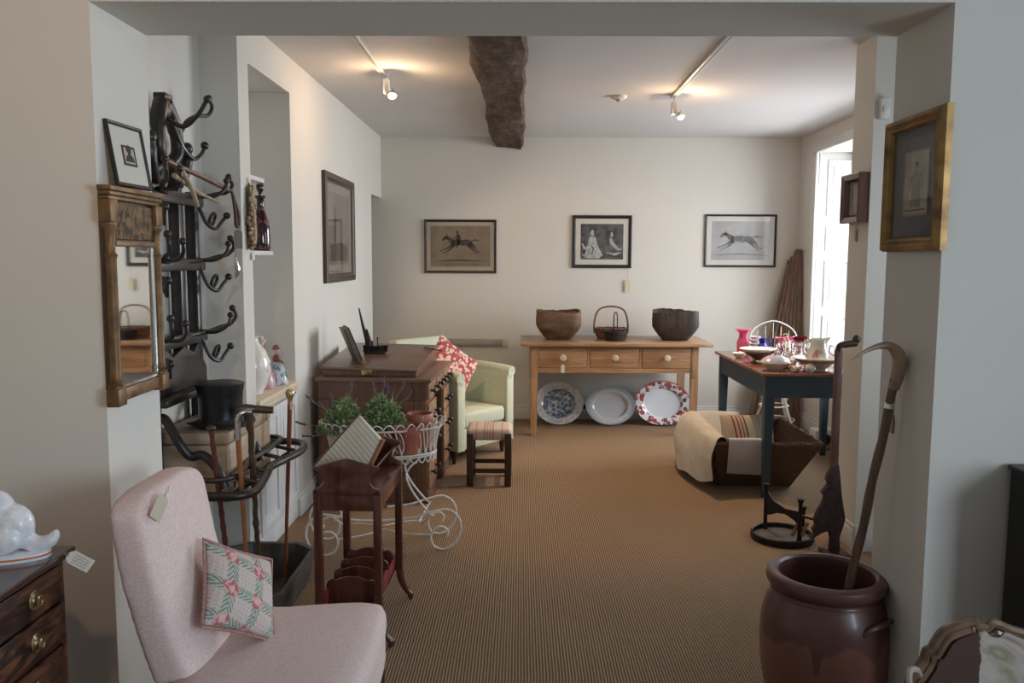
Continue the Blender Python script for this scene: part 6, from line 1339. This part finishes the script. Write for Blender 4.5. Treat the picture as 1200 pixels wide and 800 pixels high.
def carved_post():
    o = thing('carved_post', 'tall dark wooden post with a carved scrolling bracket at its foot', 'post', (1.595, 4.12, 0))
    MB().box(1.568, 1.602, 4.10, 4.13, 0.30, 1.055, 0.004).build('shaft', mk('red_brown_post', (0.16, 0.075, 0.055), (0.09, 0.04, 0.03), 0.5, scale=12), o, True)
    MB().tube(spline([(1.585, 4.115, 1.04), (1.590, 4.115, 1.075), (1.625, 4.115, 1.085), (1.670, 4.115, 1.09)], 5), 0.017, 10).build('top_bracket', DARKW, o, True)
    MB().ell((1.670, 4.115, 1.11), (0.02, 0.017, 0.022)).build('finial', DARKW, o, True)
    P = [(1.570, 0.46), (1.555, 0.43), (1.545, 0.40), (1.558, 0.375), (1.540, 0.35), (1.525, 0.33), (1.542, 0.31), (1.530, 0.27), (1.510, 0.235), (1.495, 0.19), (1.500, 0.16), (1.485, 0.135), (1.500, 0.12), (1.475, 0.10), (1.485, 0.09), (1.530, 0.12), (1.570, 0.135), (1.582, 0.09), (1.578, 0.02), (1.630, 0.02), (1.625, 0.10), (1.642, 0.16), (1.650, 0.20), (1.638, 0.26), (1.625, 0.33), (1.615, 0.42), (1.605, 0.48)]
    MB().prism(P, 4.095, 4.135, 'y', 0.006, 2).build('carved_bracket', mk('dark_carving', (0.045, 0.022, 0.02), (0.018, 0.010, 0.010), 0.5, scale=30, bump=0.6, bd=0.01), o, True)
    MB().box(1.545, 1.670, 4.05, 4.18, 0.001, 0.022, 0.005).build('base', DARKW, o, True)
carved_post()
def jar():
    o = thing('stoneware_jar', 'large red brown glazed stoneware jar with dark drips, at the bottom right', 'jar', (0.985, 2.58, 0))
    m, b = newmat('drip_glazed_stoneware', 0.38, coat=0.2); x, y, z = coords()
    th = X.op('ARCTAN2', y, x); edge = 0.318+((th*3.0+1.2).sin())*0.016+((th*7.0+0.3).sin())*0.009+((noise(9, (1, 1, 0.15)) - 0.5)*0.16)
    d = X.op('MULTIPLY', (z-edge), 70.0); fac = d.max(0.0).min(1.0); n = noise(10, detail=5)
    dr = (((th+2.02).abs()*0.20)*(1.0)+((z-0.30)*-0.12)).lt(0.0135)*z.gt(0.25)*z.lt(0.33)
    body = mixc(n, (0.17, 0.068, 0.050), (0.25, 0.108, 0.082)); dark = mixc(n, (0.085, 0.038, 0.032), (0.15, 0.066, 0.055))
    setc(b, mixc(fac.max(dr), body, dark)); bumpn(b, n+fac*0.3, 0.12, 0.01)
    MB().lathe([(0, 0), (0.15, 0), (0.156, 0.01), (0.178, 0.10), (0.195, 0.20), (0.2, 0.29), (0.196, 0.36), (0.183, 0.41), (0.172, 0.432), (0.168, 0.445), (0.166, 0.456), (0.173, 0.464), (0.183, 0.474), (0.186, 0.488), (0.182, 0.502), (0.172, 0.509), (0.155, 0.509), (0.147, 0.502), (0.145, 0.49), (0.150, 0.47), (0.155, 0.44), (0.175, 0.36), (0.178, 0.25), (0.15, 0.05), (0.14, 0.03), (0, 0.025)], 64).build('body', m, o)
    MB().tube([(0.1675*math.cos(k*PI/32), 0.1675*math.sin(k*PI/32), 0.449) for k in range(64)], 0.004, 6, True).build('neck_ridge', m, o)
    for a0 in (-52,):    # lug handle lying on the shoulder
        P = [( (0.188+o_)*math.cos(R(a)), (0.188+o_)*math.sin(R(a)), z) for a, o_, z in ((a0-22, 0.0, 0.375), (a0-18, 0.010, 0.395), (a0-8, 0.016, 0.405), (a0+6, 0.016, 0.405), (a0+18, 0.010, 0.392), (a0+24, 0.0, 0.37))]
        MB().tube(spline(P, 5), 0.009, 10).build('lug_handle', m, o)
jar()
def crook():
    o = thing('horn_crook', 'long wooden stick with a pale curved horn head standing in the stoneware jar', 'walking stick', (1.02, 2.57, 0.05))
    a, b_ = Vector((0.985, 2.57, 0.035)), Vector((1.110, 2.44, 1.15))
    N = 24; MB().tube([a.lerp(b_, k/N)+Vector((0.002*math.sin(k), 0, 0)) for k in range(N+1)], [0.0138+0.0010*math.sin(k*2.1) for k in range(N+1)], 12).build('shaft', wood('ash_stick', (0.20, 0.125, 0.085), (0.10, 0.06, 0.04), 2, 0.5, 0.1), o, True)
    H_ = spline([b_-Vector((0.004, 0, 0.03)), b_+Vector((0.010, 0.0, 0.035)), b_+Vector((0.006, 0.0, 0.070)), b_+Vector((-0.020, -0.005, 0.098)), b_+Vector((-0.055, -0.01, 0.100)), b_+Vector((-0.10, -0.015, 0.084)), b_+Vector((-0.145, -0.02, 0.055))], 6)
    n = len(H_); MB().tube(H_, [0.0150+0.006*math.sin(min(1, k/n*2.2)*PI)-(0.0145*max(0, (k/n-0.42)/0.58)) for k in range(n)], 14).build('horn_handle', mk('pale_horn', (0.42, 0.30, 0.21), (0.26, 0.17, 0.115), 0.4, scale=14), o, True)
    c = a.lerp(b_, 0.93); MB().tube([c-Vector((0.002, 0.001, 0.012)), c+Vector((0.002, 0.001, 0.012))], 0.015, 12).build('silver_band', SILVER, o, True)
crook()
def settee():
    o = thing('gilt_settee', 'settee with a moulded gilt wood back rail and faded tapestry, bottom right corner', 'settee', (1.3, 1.75, 0))
    FR = mk('gilded_walnut', (0.24, 0.155, 0.095), (0.09, 0.055, 0.035), 0.35, 0.3, 18, coat=0.2)
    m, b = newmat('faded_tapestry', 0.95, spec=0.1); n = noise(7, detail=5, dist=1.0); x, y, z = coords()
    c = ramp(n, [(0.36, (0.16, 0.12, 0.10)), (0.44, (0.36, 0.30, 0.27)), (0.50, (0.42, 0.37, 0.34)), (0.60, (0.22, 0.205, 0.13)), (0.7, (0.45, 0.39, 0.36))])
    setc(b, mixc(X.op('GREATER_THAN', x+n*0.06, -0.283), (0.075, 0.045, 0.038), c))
    yb = 1.72; DX, DZ = -0.025, -0.012
    prof = [(0.868, 0.40), (0.868, 0.585), (0.885, 0.628), (0.90, 0.655), (0.905, 0.675), (0.915, 0.68), (0.935, 0.715), (0.965, 0.732), (0.998, 0.742), (1.010, 0.730), (1.03, 0.728), (1.045, 0.738), (1.085, 0.722), (1.15, 0.708), (1.24, 0.700), (1.4, 0.70)]
    path = spline([(x+DX, yb, z+DZ) for x, z in prof], 4)
    for off, r, nm in ((0.0, 0.011, 'rail_moulding'), (0.016, 0.0085, 'rail_moulding'), (0.030, 0.0065, 'rail_moulding')):
        cx, cz = 1.2, 0.40
        P = []
        for i, p in enumerate(path):
            q = path[min(i+1, len(path)-1)]-path[max(i-1, 0)]; nrm = Vector((q.z, 0, -q.x)).normalized(); P.append(p+nrm*off+Vector((0, -0.004*(off > 0), 0)))
        MB().tube(P, r, 8).build(nm, FR, o, True)
    inner = [(p.x+0.02, p.z-0.015) for p in path]
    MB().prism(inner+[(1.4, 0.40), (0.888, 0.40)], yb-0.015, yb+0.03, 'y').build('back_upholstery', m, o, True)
    # arm return, seat and legs, mostly below the frame
    MB().tube(spline([(0.872, yb, 0.60), (0.855, yb-0.01, 0.625), (0.835, yb-0.02, 0.625), (0.825, yb-0.05, 0.60), (0.815, yb-0.12, 0.56)], 5), 0.007, 8).build('arm', mk('pale_worn_wood', (0.40, 0.36, 0.31), (0.25, 0.22, 0.19), 0.5, scale=30), o, True)
    MB().box(0.87, 1.4, 1.30, 1.70, 0.30, 0.42, 0.03, 3).build('seat', m, o, True)
    for x_ in (0.90, 1.36):
        for y_ in (1.33, 1.70): MB().bar((x_, y_, 0.40 if y_ > 1.5 else 0.31), (x_, y_, 0), 0.04, 0.04, 0.006, w1=0.022, h1=0.022).build('leg', FR, o, True)
settee()
def cabinet():
    o = thing('dark_cabinet', 'black edge of a tall dark cabinet at the right border', 'cabinet', (1.55, 2.08, 0))
    MB().box(1.362, 1.80, 1.98, 2.265, 0.05, 0.925, 0.004).build('body', BLACK, o, True)
    MB().box(1.355, 1.81, 1.97, 2.27, 0.925, 0.94, 0.004).build('top', BLACK, o, True)
    MB().box(1.37, 1.80, 1.99, 2.26, 0, 0.05).build('plinth', BLACK, o, True)
    for a, b_ in ((1.375, 1.575), (1.585, 1.79)):
        d = MB().box(a, b_, 1.968, 1.98, 0.08, 0.90, 0.003).build('door', BLACK, o, True); MB().ell((b_-0.02 if a < 1.5 else a+0.02, 1.96, 0.55), 0.012, seg=10).build('knob', BRASS, d, True)
    q = thing('violet_trinket', 'tiny violet glass trinket at the corner of the dark cabinet top', 'trinket', (1.375, 2.12, 0.941)); MB().lathe([(0, 0), (0.012, 0), (0.008, 0.012), (0, 0.016)], 12).build('dish', mk('violet_glass', (0.12, 0.05, 0.30), rough=0.2), q)
    MB().ell((0, 0, 0.02), 0.006, seg=8).build('knob', mk('violet_knob', (0.12, 0.05, 0.30), rough=0.2), q)
cabinet()
